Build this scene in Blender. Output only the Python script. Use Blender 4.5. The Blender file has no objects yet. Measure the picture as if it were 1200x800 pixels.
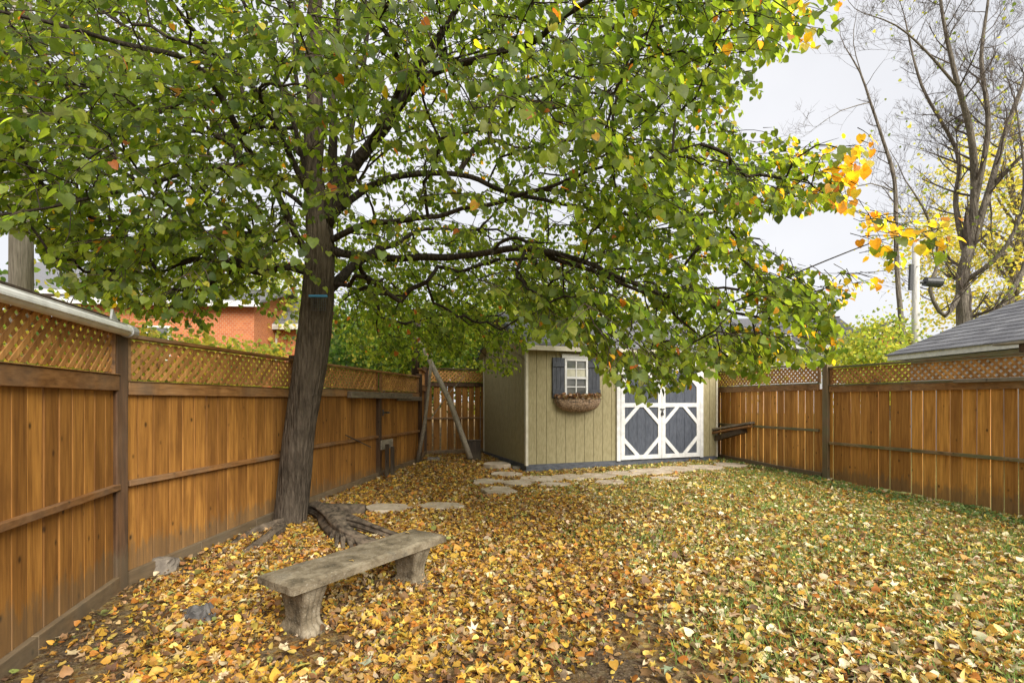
import bpy, math, random
import numpy as np
from mathutils import Vector, Matrix, noise
from math import radians, sin, cos, pi
random.seed(7)
RNG = np.random.default_rng(11)
SC = bpy.context.scene
COL = SC.collection

# ------------------------------------------------------------------ camera
CAMZ, F, CX, HY = 1.45, 580.0, 600.0, 470.0
cd = bpy.data.cameras.new('camera'); cam = bpy.data.objects.new('camera', cd); COL.objects.link(cam)
cam.location = (0, 0, CAMZ); cam.rotation_euler = (radians(90), 0, 0)
cd.sensor_width = 36; cd.lens = F/1200*36; cd.shift_y = (HY-400)/1200
cd.clip_start = 0.05; cd.clip_end = 2000
SC.camera = cam
# ------------------------------------------------------------------ sky: bright even overcast
SUN_EL, SUN_AZ = 36, 148      # degrees; azimuth clockwise from +Y
w = bpy.data.worlds.new('World'); SC.world = w; w.use_nodes = True
nt = w.node_tree; nt.nodes.clear()
def N(t, kind, **kw):
    n = t.nodes.new(kind)
    for k, v in kw.items(): setattr(n, k, v)
    return n
out = N(nt, 'ShaderNodeOutputWorld'); bg = N(nt, 'ShaderNodeBackground')
sky = N(nt, 'ShaderNodeTexSky', sky_type='NISHITA', sun_disc=False)
sky.sun_elevation = radians(SUN_EL); sky.sun_rotation = radians(SUN_AZ)
mix = N(nt, 'ShaderNodeMix', data_type='RGBA'); mix.inputs[0].default_value = 0.93
tc = N(nt, 'ShaderNodeTexCoord'); ns = N(nt, 'ShaderNodeTexNoise'); ns.inputs['Scale'].default_value = 2.2; ns.inputs['Detail'].default_value = 5
rp = N(nt, 'ShaderNodeValToRGB')
rp.color_ramp.elements[0].position = .3; rp.color_ramp.elements[0].color = (4.7, 4.74, 4.95, 1)
rp.color_ramp.elements[1].position = .72; rp.color_ramp.elements[1].color = (5.8, 5.78, 5.9, 1)
nt.links.new(tc.outputs['Generated'], ns.inputs['Vector']); nt.links.new(ns.outputs['Fac'], rp.inputs['Fac'])
nt.links.new(sky.outputs[0], mix.inputs[6]); nt.links.new(rp.outputs[0], mix.inputs[7])
nt.links.new(mix.outputs[2], bg.inputs['Color']); bg.inputs['Strength'].default_value = 0.10
nt.links.new(bg.outputs[0], out.inputs[0])
sd = bpy.data.lights.new('sun', 'SUN'); so = bpy.data.objects.new('sun', sd); COL.objects.link(so)
sd.energy = 3.6; sd.angle = radians(40); sd.color = (1, .95, .87)
az, el = radians(SUN_AZ), radians(SUN_EL)
sv = Vector((sin(az)*cos(el), cos(az)*cos(el), sin(el)))
so.rotation_euler = sv.to_track_quat('Z', 'Y').to_euler(); so.location = (0, 0, 20)
SC.view_settings.view_transform = 'Standard'; SC.view_settings.look = 'None'
SC.view_settings.exposure = 0.86; SC.view_settings.gamma = 1
SC.view_settings.use_curve_mapping = False
SC.cycles.transparent_max_bounces = 4; SC.cycles.max_bounces = 6; SC.cycles.diffuse_bounces = 3; SC.cycles.glossy_bounces = 2; SC.cycles.transmission_bounces = 4

# ------------------------------------------------------------------ helpers
def W(px, py, Y): return Vector(((px-CX)/F*Y, Y, CAMZ+(HY-py)/F*Y))
def gz(x, y):
    b = .022*(min(max(y, -6), 30)-3)
    return b + .02*noise.noise(Vector((x*.7, y*.7, 0))) + .008*noise.noise(Vector((x*3, y*3, 5)))
def empty(name, loc, label, cat, group=None, rz=0):
    o = bpy.data.objects.new(name, None); COL.objects.link(o); o.location = loc; o.rotation_euler.z = rz
    return tag(o, label, cat, group)
def tag(o, label=None, cat=None, group=None, kind=None):
    for k, v in (('label', label), ('category', cat), ('group', group), ('kind', kind)):
        if v: o[k] = v
    return o

class MB:
    """collects shapes (world coordinates unless a frame is given) and links them as one mesh"""
    def __init__(s, org=(0,0,0), ex=(1,0,0), ey=None):
        s.v = []; s.f = []; s.c = []
        s.o = Vector(org); s.ex = Vector(ex).normalized()
        s.ey = Vector(ey) if ey is not None else Vector((-s.ex.y, s.ex.x, 0))
        s.ez = Vector((0,0,1))
    def P(s, p): return s.o + s.ex*p[0] + s.ey*p[1] + s.ez*p[2]
    def raw(s, vs, fs, col=None):
        b = len(s.v); s.v += [s.P(p) for p in vs]
        if col is None: col = (random.random(), random.random(), random.random())
        s.c += [col]*len(vs)
        s.f += [tuple(b+i for i in f) for f in fs]
    def box(s, a, b, col=None, tilt=None):
        x0,y0,z0 = a; x1,y1,z1 = b
        vs = [(x0,y0,z0),(x1,y0,z0),(x1,y1,z0),(x0,y1,z0),(x0,y0,z1),(x1,y0,z1),(x1,y1,z1),(x0,y1,z1)]
        if tilt:
            vs = [tuple(Vector(p)+Vector(tilt(p))) for p in vs]
        s.raw(vs, [(0,3,2,1),(4,5,6,7),(0,1,5,4),(1,2,6,5),(2,3,7,6),(3,0,4,7)], col)
    def prism(s, poly, ax, a, b, col=None):
        """poly in the two other axes, extruded along axis ax from a to b"""
        n = len(poly); vs = []
        for t in (a, b):
            for p in poly:
                q = list(p); q.insert(ax, t); vs.append(tuple(q))
        fs = [tuple(range(n))[::-1], tuple(range(n, 2*n))] + [(i,(i+1)%n,(i+1)%n+n,i+n) for i in range(n)]
        s.raw(vs, fs, col)
    def bar(s, a, b, wd, th, col=None, up=(0,0,1)):
        a = Vector(a); b = Vector(b); d = (b-a).normalized(); up = Vector(up)
        sd_ = d.cross(up).normalized(); u2 = sd_.cross(d)
        vs = []
        for p in (a, b):
            for i, j in ((-1,-1),(1,-1),(1,1),(-1,1)): vs.append(tuple(p+sd_*wd/2*i+u2*th/2*j))
        s.raw(vs, [(3,2,1,0),(4,5,6,7),(0,1,5,4),(1,2,6,5),(2,3,7,6),(3,0,4,7)], col)
    def tube(s, pts, rad, n=8, col=None, wob=0, caps=True, fr=0):
        pts = [Vector(p) for p in pts]; m = len(pts); al = 0
        if not hasattr(rad, '__len__'): rad = [rad]*m
        t0 = (pts[1]-pts[0]).normalized()
        a = t0.cross(Vector((0,0,1)) if abs(t0.z) < .9 else Vector((1,0,0))).normalized()
        vs = []
        for i in range(m):
            t = (pts[min(i+1,m-1)]-pts[max(i-1,0)]).normalized(); al += (pts[i]-pts[i-1]).length if i else 0
            a = (a - t*a.dot(t)).normalized(); b_ = t.cross(a)
            for k in range(n):
                th = 2*pi*k/n; r = rad[i]
                if wob: r *= 1+wob*noise.noise(Vector((cos(th)*1.6, sin(th)*1.6, al*2.2)))+fr*noise.noise(Vector((cos(th)*5, sin(th)*5, al*.9+7)))
                vs.append(tuple(pts[i]+(a*cos(th)+b_*sin(th))*r))
        fs = [(i*n+k, i*n+(k+1)%n, (i+1)*n+(k+1)%n, (i+1)*n+k) for i in range(m-1) for k in range(n)]
        if caps: fs += [tuple(range(n))[::-1], tuple(range((m-1)*n, m*n))]
        s.raw(vs, fs, col)
    def lathe(s, prof, n=16, c=(0,0,0), col=None):
        vs = []; m = len(prof)
        for r, z in prof:
            for k in range(n): vs.append((c[0]+r*cos(2*pi*k/n), c[1]+r*sin(2*pi*k/n), c[2]+z))
        fs = [(i*n+k, i*n+(k+1)%n, (i+1)*n+(k+1)%n, (i+1)*n+k) for i in range(m-1) for k in range(n)]
        fs += [tuple(range(n))[::-1], tuple(range((m-1)*n, m*n))]
        s.raw(vs, fs, col)
    def build(s, name, mat, parent=None, smooth=False, bevel=0, origin=None):
        me = bpy.data.meshes.new(name); 
        par = Vector((0,0,0))
        o = bpy.data.objects.new(name, me); COL.objects.link(o)
        if origin is not None: o.location = Vector(origin); off = Vector(origin)
        else: off = Vector((0,0,0))
        me.from_pydata([tuple(v-off) for v in s.v], [], s.f)
        at = me.color_attributes.new('Col', 'FLOAT_COLOR', 'POINT')
        at.data.foreach_set('color', np.array([(c[0],c[1],c[2],1) for c in s.c], dtype=np.float32).ravel())
        me.materials.append(mat)
        if smooth: me.polygons.foreach_set('use_smooth', [True]*len(me.polygons))
        me.update()
        if parent:
            o.parent = parent; pm = Matrix.Translation(parent.location) @ Matrix.Rotation(parent.rotation_euler.z, 4, 'Z')
            if parent.parent: pm = Matrix.Identity(4)
            o.matrix_parent_inverse = pm.inverted()
        if bevel:
            b = o.modifiers.new('bevel', 'BEVEL'); b.width = bevel; b.segments = 2; b.limit_method = 'ANGLE'
        return o

def inst_mesh(name, tv, tf, pos, R, scale, cols, mat, parent=None):
    """many small copies of a template polygon set, merged in one mesh"""
    tv = np.array(tv, dtype=np.float32); n = len(pos); k = len(tv)
    V = np.einsum('nij,kj->nki', R, tv)*np.asarray(scale)[:,None,None] + pos[:,None,:]
    tl = np.array([i for f in tf for i in f], dtype=np.int64); tt = np.array([len(f) for f in tf])
    L = (np.arange(n)[:,None]*k + tl[None,:]).ravel()
    tot = np.tile(tt, n); st = np.concatenate([[0], np.cumsum(tot)[:-1]])
    me = bpy.data.meshes.new(name)
    me.vertices.add(n*k); me.vertices.foreach_set('co', V.astype(np.float32).ravel())
    me.loops.add(len(L)); me.loops.foreach_set('vertex_index', L.astype(np.int32))
    me.polygons.add(len(tot)); me.polygons.foreach_set('loop_start', st.astype(np.int32)); me.polygons.foreach_set('loop_total', tot.astype(np.int32))
    me.update(calc_edges=True); me.validate()
    at = me.color_attributes.new('Col', 'FLOAT_COLOR', 'POINT')
    c4 = np.ones((n, k, 4), dtype=np.float32); c4[:,:,:3] = np.asarray(cols)[:,None,:]
    at.data.foreach_set('color', c4.ravel())
    me.materials.append(mat)
    o = bpy.data.objects.new(name, me); COL.objects.link(o)
    if parent:
        o.parent = parent; o.matrix_parent_inverse = Matrix.Translation(parent.location).inverted()
    return o
def frames(d, nrm):
    """rotation matrices with local y = d, local z ~ nrm"""
    d = d/np.linalg.norm(d, axis=1, keepdims=True)
    z = nrm - (nrm*d).sum(1, keepdims=True)*d; z /= np.linalg.norm(z, axis=1, keepdims=True)+1e-9
    x = np.cross(d, z)
    return np.stack([x, d, z], axis=2)

# ------------------------------------------------------------------ materials
def newmat(name, rough=.8, spec=.3):
    m = bpy.data.materials.new(name); m.use_nodes = True
    t = m.node_tree; b = t.nodes['Principled BSDF']
    b.inputs['Roughness'].default_value = rough; b.inputs['Specular IOR Level'].default_value = spec
    return m, t, b
def lk(t, a, b): t.links.new(a, b)
def ramp(t, fac, stops):
    r = N(t, 'ShaderNodeValToRGB'); e = r.color_ramp.elements
    while len(e) < len(stops): e.new(.5)
    for i, (p, c) in enumerate(stops): e[i].position = p; e[i].color = (*c, 1)
    lk(t, fac, r.inputs[0]); return r.outputs[0]
def tex(t, scale, stretch=(1,1,1), detail=6, coord=None, kind='ShaderNodeTexNoise', rough=.6, offs=None):
    c = coord
    if c is None:
        g = N(t, 'ShaderNodeNewGeometry'); c = g.outputs['Position']
    mp = N(t, 'ShaderNodeMapping'); mp.inputs['Scale'].default_value = stretch; lk(t, c, mp.inputs[0])
    if offs is not None: lk(t, offs, mp.inputs['Location'])
    n = N(t, kind); n.inputs['Scale'].default_value = scale
    if 'Detail' in n.inputs and kind == 'ShaderNodeTexNoise': n.inputs['Detail'].default_value = detail; n.inputs['Roughness'].default_value = rough
    lk(t, mp.outputs[0], n.inputs['Vector']); return n
def mixc(t, fac, a, b, mode='MIX'):
    m = N(t, 'ShaderNodeMix', data_type='RGBA', blend_type=mode)
    for v, i in ((fac,0),(a,6),(b,7)):
        if hasattr(v, 'links'): lk(t, v, m.inputs[i])
        else: m.inputs[i].default_value = v if i == 0 else (*v, 1)
    return m.outputs[2]
def bump(t, b, h, strength=.4, dist=.01):
    n = N(t, 'ShaderNodeBump'); n.inputs['Strength'].default_value = strength; n.inputs['Distance'].default_value = dist
    lk(t, h, n.inputs['Height']); lk(t, n.outputs[0], b.inputs['Normal'])
def attr(t):
    a = N(t, 'ShaderNodeAttribute'); a.attribute_name = 'Col'; return a
def simple(name, c1, c2, scale=20, stretch=(1,1,1), rough=.8, spec=.3, bs=.3, bd=.005, detail=7, lo=.35, hi=.65):
    m, t, b = newmat(name, rough, spec)
    n = tex(t, scale, stretch, detail)
    lk(t, ramp(t, n.outputs['Fac'], [(lo, c1), (hi, c2)]), b.inputs['Base Color'])
    bump(t, b, n.outputs['Fac'], bs, bd); return m
def wood(name, dark, mid, light, grey=0.0, moss=0.0, rough=.65, flat=False):
    """boards along z: grain stretched vertically, per-board tint from Col"""
    m, t, b = newmat(name, rough, .35)
    a = attr(t)
    sc_ = N(t, 'ShaderNodeVectorMath', operation='SCALE'); sc_.inputs['Scale'].default_value = 9; lk(t, a.outputs['Color'], sc_.inputs[0])
    g = tex(t, 5, (9, .55, 9) if flat else (9, 9, .55), 8, offs=sc_.outputs[0])
    wv = tex(t, 1.6, (16, .8, 16) if flat else (16, 16, .8), 3, offs=sc_.outputs[0])
    c = ramp(t, g.outputs['Fac'], [(.28, dark), (.5, mid), (.72, light)])
    c = mixc(t, .35, c, ramp(t, wv.outputs['Fac'], [(.35, dark), (.6, light)]))
    sp = N(t, 'ShaderNodeSeparateColor'); lk(t, a.outputs['Color'], sp.inputs[0])
    tint = ramp(t, sp.outputs[0], [(0, (.7,.67,.63)), (.5, (.96,.96,.95)), (1, (1.22,1.24,1.2))])
    c = mixc(t, 1, c, tint, 'MULTIPLY')
    kn = tex(t, 2.6, (3.2, 3.2, 1.9), kind='ShaderNodeTexVoronoi', offs=sc_.outputs[0])
    c = mixc(t, ramp(t, kn.outputs['Distance'], [(.05, (.9,.9,.9)), (.14, (0,0,0))]), c, tuple(x*.22 for x in dark))
    bl = tex(t, 1.1, (1,1,.6), 5)
    st_ = tex(t, 2.2, (2.5,2.5,.6), 6, offs=sc_.outputs[0]); c = mixc(t, ramp(t, st_.outputs['Fac'], [(.5, (0,0,0)), (.68, (.6,)*3)]), c, tuple(x*1.0 for x in dark))
    if grey:
        c = mixc(t, ramp(t, bl.outputs['Fac'], [(.45, (0,0,0)), (.75, (grey,)*3)]), c, (.22,.2,.16))
    # splashed soil and weathering low on the boards
    gm = N(t, 'ShaderNodeNewGeometry'); sx = N(t, 'ShaderNodeSeparateXYZ'); lk(t, gm.outputs['Position'], sx.inputs[0])
    n2 = tex(t, 6, (3,3,1), 5); ad = N(t, 'ShaderNodeMath', operation='MULTIPLY_ADD'); lk(t, n2.outputs['Fac'], ad.inputs[0]); ad.inputs[1].default_value = -.5; lk(t, sx.outputs[2], ad.inputs[2])
    c = mixc(t, ramp(t, ad.outputs[0], [(-.22, (.7,.7,.7)), (.12, (0,0,0))]) if False else ramp(t, ad.outputs[0], [(-.22, (.5,)*3), (.1, (0,0,0))]), c, (.13,.105,.065))
    if moss:
        mo = tex(t, 3, (1,1,1), 6)
        c = mixc(t, ramp(t, mo.outputs['Fac'], [(.4, (0,0,0)), (.62, (moss,)*3)]), c, (.13,.15,.07))
    lk(t, c, b.inputs['Base Color']); bump(t, b, g.outputs['Fac'], .5, .004); return m
M = {}
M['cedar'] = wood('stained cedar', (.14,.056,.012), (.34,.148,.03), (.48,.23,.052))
M['cedar_r'] = wood('sunlit cedar', (.26,.105,.02), (.55,.245,.048), (.72,.36,.085))  # brighter copy of the cedar, sunlight on the right fence mixed into its colour
M['rail'] = wood('rail wood', (.13,.055,.016), (.3,.14,.045), (.42,.22,.085), grey=.6, flat=True)
M['mossrail'] = wood('mossy rail', (.1,.055,.025), (.22,.13,.06), (.34,.22,.12), grey=.8, moss=.8, flat=True)
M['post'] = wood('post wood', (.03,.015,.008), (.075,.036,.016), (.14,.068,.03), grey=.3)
M['postr'] = wood('weathered post', (.1,.06,.03), (.21,.13,.065), (.3,.2,.11), grey=.8, moss=.4)
M['oldwood'] = wood('grey old wood', (.12,.1,.08), (.25,.21,.16), (.36,.31,.25), grey=.6, flat=True)
M['darkwood'] = wood('dark wood', (.03,.022,.018), (.07,.05,.035), (.12,.085,.06))
M['lattice'] = wood('lattice slats', (.26,.11,.03), (.5,.24,.07), (.64,.35,.12), grey=.2)
M['skirt'] = wood('buried board', (.09,.055,.03), (.2,.12,.06), (.3,.19,.1), grey=.7, flat=True)
M['whiteplastic'] = simple('white pipe', (.5,.5,.48), (.68,.68,.66), 6, rough=.4, bs=.05)
M['white'] = simple('white trim paint', (.56,.56,.55), (.72,.72,.71), 9, rough=.5, bs=.1)
M['cream'] = simple('cream fascia', (.5,.46,.36), (.62,.58,.48), 8, rough=.6, bs=.1)
M['slateblue'] = simple('slate blue paint', (.052,.06,.078), (.085,.095,.118), 26, (1,1,.3), rough=.6, bs=.3)
M['shutter'] = simple('charcoal shutter paint', (.04,.044,.055), (.07,.076,.092), 26, (1,1,.3), rough=.55, bs=.3)
M['foundation'] = simple('grey timber base', (.06,.065,.075), (.12,.125,.14), 9, (1,1,3), rough=.8)
M['metal'] = simple('dark metal', (.03,.03,.03), (.07,.07,.07), 20, rough=.4, bs=.1)
M['galv'] = simple('galvanised metal', (.3,.3,.3), (.45,.45,.45), 20, rough=.35, bs=.1)
M['bluetag'] = simple('blue plastic', (.05,.2,.38), (.08,.28,.5), 10, rough=.5, bs=.1)
M['glassdark'] = simple('window glass', (.03,.035,.035), (.16,.16,.15), 1.6, (1,1,3), rough=.06, spec=.8, bs=0)
M['stone'] = simple('sandstone flag', (.36,.28,.2), (.58,.49,.38), 5, rough=.9, bs=.6, bd=.01)
M['rock'] = simple('grey field stone', (.1,.085,.07), (.27,.23,.185), 9, rough=.9, bs=.8, bd=.02)
M['cloth'] = simple('faded grey cloth', (.045,.042,.04), (.17,.16,.15), 12, rough=.9)
M['coir'] = simple('coir liner', (.1,.06,.035), (.42,.3,.2), 38, rough=.95, bs=.9, bd=.01)
M['cream_curtain'] = simple('pale blind', (.4,.39,.3), (.55,.53,.42), 8)
M['plaster'] = simple('pale house siding', (.42,.42,.46), (.52,.52,.57), 4, (1,1,14), bs=.3)
M['redpaint'] = simple('red barge board', (.35,.05,.04), (.45,.08,.06), 10)
M['greensiding'] = simple('green grey siding', (.2,.26,.22), (.28,.34,.3), 4, (1,1,14))
M['pole'] = simple('weathered pole', (.2,.175,.14), (.4,.36,.3), 10, (6,6,.5), bs=.6)
M['paleplate'] = simple('pale concrete pole', (.42,.4,.36), (.6,.58,.54), 8, (3,3,.6))

def concrete():
    m, t, b = newmat('lichened concrete', .92, .2)
    n = tex(t, 7, detail=9, rough=.65); n2 = tex(t, 60, detail=4); n3 = tex(t, 3.5, detail=8, rough=.7)
    c = ramp(t, n.outputs['Fac'], [(.34, (.075,.06,.038)), (.5, (.18,.145,.095)), (.66, (.32,.27,.19))])
    c = mixc(t, ramp(t, n3.outputs['Fac'], [(.52, (0,0,0)), (.64, (.75,)*3)]), c, (.05,.043,.032))
    c = mixc(t, ramp(t, n2.outputs['Fac'], [(.6, (0,0,0)), (.72, (.5,)*3)]), c, (.46,.43,.36))
    lk(t, c, b.inputs['Base Color'])
    h = N(t, 'ShaderNodeMath', operation='ADD'); lk(t, n.outputs['Fac'], h.inputs[0]); lk(t, n2.outputs['Fac'], h.inputs[1])
    bump(t, b, h.outputs[0], .8, .012); return m
M['concrete'] = concrete()
def siding(frame_o, ex):
    """olive tan grooved siding: fine vertical texture"""
    return simple('olive siding', (.24,.205,.108), (.33,.29,.165), 35, (1,1,.25), rough=.75, bs=.35, bd=.003, detail=9)
M['siding'] = siding(None, None)
def bark(name, c1, c2, c3, sc=9, bd=.03):
    m, t, b = newmat(name, .95, .15)
    n = tex(t, sc, (3.2,3.2,.6), 9, rough=.75); v = tex(t, sc*1.4, (3,3,.5), kind='ShaderNodeTexVoronoi')
    n3 = tex(t, 1.3, detail=5)
    c = ramp(t, n.outputs['Fac'], [(.34, c1), (.52, c2), (.68, c3)])
    c = mixc(t, ramp(t, n3.outputs['Fac'], [(.45, (0,0,0)), (.7, (.45,)*3)]), c, tuple(x*1.25 for x in c3))
    lk(t, c, b.inputs['Base Color'])
    h = N(t, 'ShaderNodeMath', operation='ADD'); lk(t, n.outputs['Fac'], h.inputs[0]); lk(t, v.outputs['Distance'], h.inputs[1])
    bump(t, b, h.outputs[0], 1.0, bd); return m
M['bark'] = bark('linden bark', (.022,.017,.012), (.075,.058,.042), (.15,.12,.09))
M['limb'] = bark('backlit limb bark', (.014,.011,.009), (.04,.031,.024), (.08,.066,.05))  # darker copy of the trunk bark: backlit shade of the limbs put into colour
M['twig'] = bark('twig bark', (.02,.015,.01), (.05,.037,.026), (.09,.07,.05), 30, .003)
M['rootbark'] = simple('root bark', (.035,.027,.019), (.17,.13,.092), 13, rough=.95, bs=.9, bd=.02, detail=10)
M['farbark'] = bark('grey maple bark', (.075,.063,.052), (.17,.145,.115), (.28,.24,.195), 4, .05)
M['finetwig'] = simple('fine grey twigs', (.06,.045,.035), (.13,.1,.08), 5)
def leafmat(name, trans, rough=.45, sat=(1,1,1)):
    m = bpy.data.materials.new(name); m.use_nodes = True; t = m.node_tree
    b = t.nodes['Principled BSDF']; o = t.nodes['Material Output']; a = attr(t)
    b.inputs['Roughness'].default_value = rough; b.inputs['Specular IOR Level'].default_value = .4
    n = tex(t, 45, detail=3); c = mixc(t, 1, a.outputs['Color'], ramp(t, n.outputs['Fac'], [(.3, (.78,.78,.78)), (.7, (1.15,1.15,1.15))]), 'MULTIPLY')
    lk(t, c, b.inputs['Base Color'])
    if trans:
        tr = N(t, 'ShaderNodeBsdfTranslucent'); lk(t, mixc(t, 1, c, sat, 'MULTIPLY'), tr.inputs[0])
        mx = N(t, 'ShaderNodeMixShader'); mx.inputs[0].default_value = trans
        lk(t, b.outputs[0], mx.inputs[1]); lk(t, tr.outputs[0], mx.inputs[2]); lk(t, mx.outputs[0], o.inputs[0])
    return m
M['leaf'] = leafmat('linden leaf', .62, .5, (3.1,2.95,1.3))
M['farleaf'] = leafmat('distant leaf', .55, .6, (2.2,2.1,1.3))
M['litter'] = leafmat('fallen leaf', .12, .6, (1.2,1.1,.9))
M['grass'] = leafmat('grass blade', .35, .6, (1.4,1.4,1.1))
def brick(name, c1, c2, mortar):
    m, t, b = newmat(name, .9, .2)
    tcn = N(t, 'ShaderNodeTexCoord'); sp = N(t, 'ShaderNodeSeparateXYZ'); lk(t, tcn.outputs['Object'], sp.inputs[0])
    ad = N(t, 'ShaderNodeMath', operation='ADD'); lk(t, sp.outputs[0], ad.inputs[0]); lk(t, sp.outputs[1], ad.inputs[1])
    cb = N(t, 'ShaderNodeCombineXYZ'); lk(t, ad.outputs[0], cb.inputs[0]); lk(t, sp.outputs[2], cb.inputs[1])
    br = N(t, 'ShaderNodeTexBrick'); br.inputs['Scale'].default_value = 2.6
    for i, c in ((1,c1),(2,c2),(3,mortar)): br.inputs[i].default_value = (*c, 1)
    lk(t, cb.outputs[0], br.inputs[0]); lk(t, br.outputs[0], b.inputs['Base Color']); return m
M['brick'] = brick('orange brick', (.5,.16,.055), (.4,.11,.04), (.42,.3,.2))
def shingle():
    m, t, b = newmat('grey shingle', .9, .2)
    a = attr(t); sp = N(t, 'ShaderNodeSeparateColor'); lk(t, a.outputs['Color'], sp.inputs[0])
    n = tex(t, 40, detail=5)
    c = ramp(t, sp.outputs[0], [(0, (.11,.11,.12)), (.5, (.17,.17,.18)), (1, (.25,.25,.26))])
    c = mixc(t, .35, c, ramp(t, n.outputs['Fac'], [(.35, (.06,.06,.07)), (.65, (.28,.28,.29))]))
    lk(t, c, b.inputs['Base Color']); bump(t, b, n.outputs['Fac'], .5, .006); return m
M['shingle'] = shingle()
def groundmat():
    m, t, b = newmat('soil with fine leaf litter', .95, .1)
    dn = tex(t, 9, detail=9, rough=.7)
    dirt = ramp(t, dn.outputs['Fac'], [(.3, (.05,.036,.024)), (.5, (.105,.076,.05)), (.7, (.18,.138,.095))])
    crumb = tex(t, 75, detail=5, rough=.8); dirt = mixc(t, .75, dirt, ramp(t, crumb.outputs['Fac'], [(.35, (.02,.014,.009)), (.5, (.1,.073,.048)), (.64, (.3,.24,.17))]))
    vo = tex(t, 26, (1,1,1), kind='ShaderNodeTexVoronoi'); sp = N(t, 'ShaderNodeSeparateColor'); lk(t, vo.outputs['Color'], sp.inputs[0])
    lit = ramp(t, sp.outputs[0], [(0, (.1,.05,.02)), (.25, (.25,.12,.03)), (.5, (.4,.22,.045)), (.75, (.36,.27,.14)), (1, (.55,.38,.09))])
    cov = tex(t, 1.4, detail=6, rough=.7)
    c = mixc(t, ramp(t, cov.outputs['Fac'], [(.42, (.1,)*3), (.58, (.75,)*3)]), dirt, lit)
    gm = N(t, 'ShaderNodeNewGeometry'); sx = N(t, 'ShaderNodeSeparateXYZ'); lk(t, gm.outputs['Position'], sx.inputs[0])
    gn = tex(t, 1.1, detail=6, rough=.65)
    ma = N(t, 'ShaderNodeMath', operation='MULTIPLY_ADD'); lk(t, sx.outputs[0], ma.inputs[0]); ma.inputs[1].default_value = .11; lk(t, gn.outputs['Fac'], ma.inputs[2])
    gr = tex(t, 60, detail=4)
    c = mixc(t, ramp(t, ma.outputs[0], [(.78, (0,0,0)), (1.0, (.6,)*3)]), c, ramp(t, gr.outputs['Fac'], [(.3, (.1,.15,.04)), (.7, (.25,.32,.1))]))
    lk(t, c, b.inputs['Base Color']); hh = N(t, 'ShaderNodeMath', operation='ADD'); lk(t, vo.outputs['Distance'], hh.inputs[0]); lk(t, crumb.outputs['Fac'], hh.inputs[1]); bump(t, b, hh.outputs[0], 1.0, .02); return m
M['ground'] = groundmat()

# ------------------------------------------------------------------ ground
def axis(a, b, step, far):
    xs = list(np.arange(a, b+1e-6, step)); s = step; x = b
    while x < far: s *= 1.35; x += s; xs.append(x)
    s = step; x = a
    while x > -far: s *= 1.35; x -= s; xs.insert(0, x)
    return xs
gx, gy = axis(-4, 7.5, .12, 400), axis(-1, 13, .12, 400)
vs = [(x, y, gz(x, y)) for y in gy for x in gx]; nx = len(gx)
fs = [(j*nx+i, j*nx+i+1, (j+1)*nx+i+1, (j+1)*nx+i) for j in range(len(gy)-1) for i in range(nx-1)]
g = MB(); g.raw(vs, fs, (0,0,0)); go = g.build('ground', M['ground'], smooth=True); tag(go, kind='structure')

# ------------------------------------------------------------------ fences
def clip(poly, f):
    o = []
    for i, p in enumerate(poly):
        q = poly[(i+1) % len(poly)]; a, b = f(p), f(q)
        if a >= 0: o.append(p)
        if (a >= 0) != (b >= 0): t = a/(a-b); o.append((p[0]+(q[0]-p[0])*t, p[1]+(q[1]-p[1])*t))
    return o
def lattice(mb, u0, u1, z0, z1, v0, sp=.09, wd=.032, th=.007):
    for dr in (1, -1):
        vv = v0 if dr == 1 else v0-th-.001
        c = u0-(z1-z0)-.1 + random.random()*.03
        while c < u1+(z1-z0)+.1:
            hw = wd/2*1.414
            if dr == 1: p = [(c-hw, z0), (c+hw, z0), (c+hw+(z1-z0), z1), (c-hw+(z1-z0), z1)]
            else: p = [(c-hw, z0), (c+hw, z0), (c+hw-(z1-z0), z1), (c-hw-(z1-z0), z1)]
            p = clip(clip(p, lambda q: q[0]-u0), lambda q: u1-q[0])
            if len(p) > 2: mb.prism(p, 1, vv-th, vv)
            c += sp
def boards(mb, u0, u1, z0f, z1, v0, bw=.14, gap=.006, th=.019):
    u = u0
    while u < u1-.03:
        b = min(bw*random.uniform(.86, 1.12), u1-u); lean = random.uniform(-.004, .004); z0 = z0f(u); dv = random.uniform(0, .008)
        r = random.random()
        mb.box((u, v0-th+dv, z0), (u+b, v0+dv, z1), (r, random.random(), random.random()), tilt=lambda p: ((p[2]-z0)*lean, 0, 0))
        u += b+gap*random.uniform(.7, 2.2)
def frame2(A, B):
    A = Vector((*A, 0)); B = Vector((*B, 0)); return A, (B-A).normalized(), (B-A).length
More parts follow.
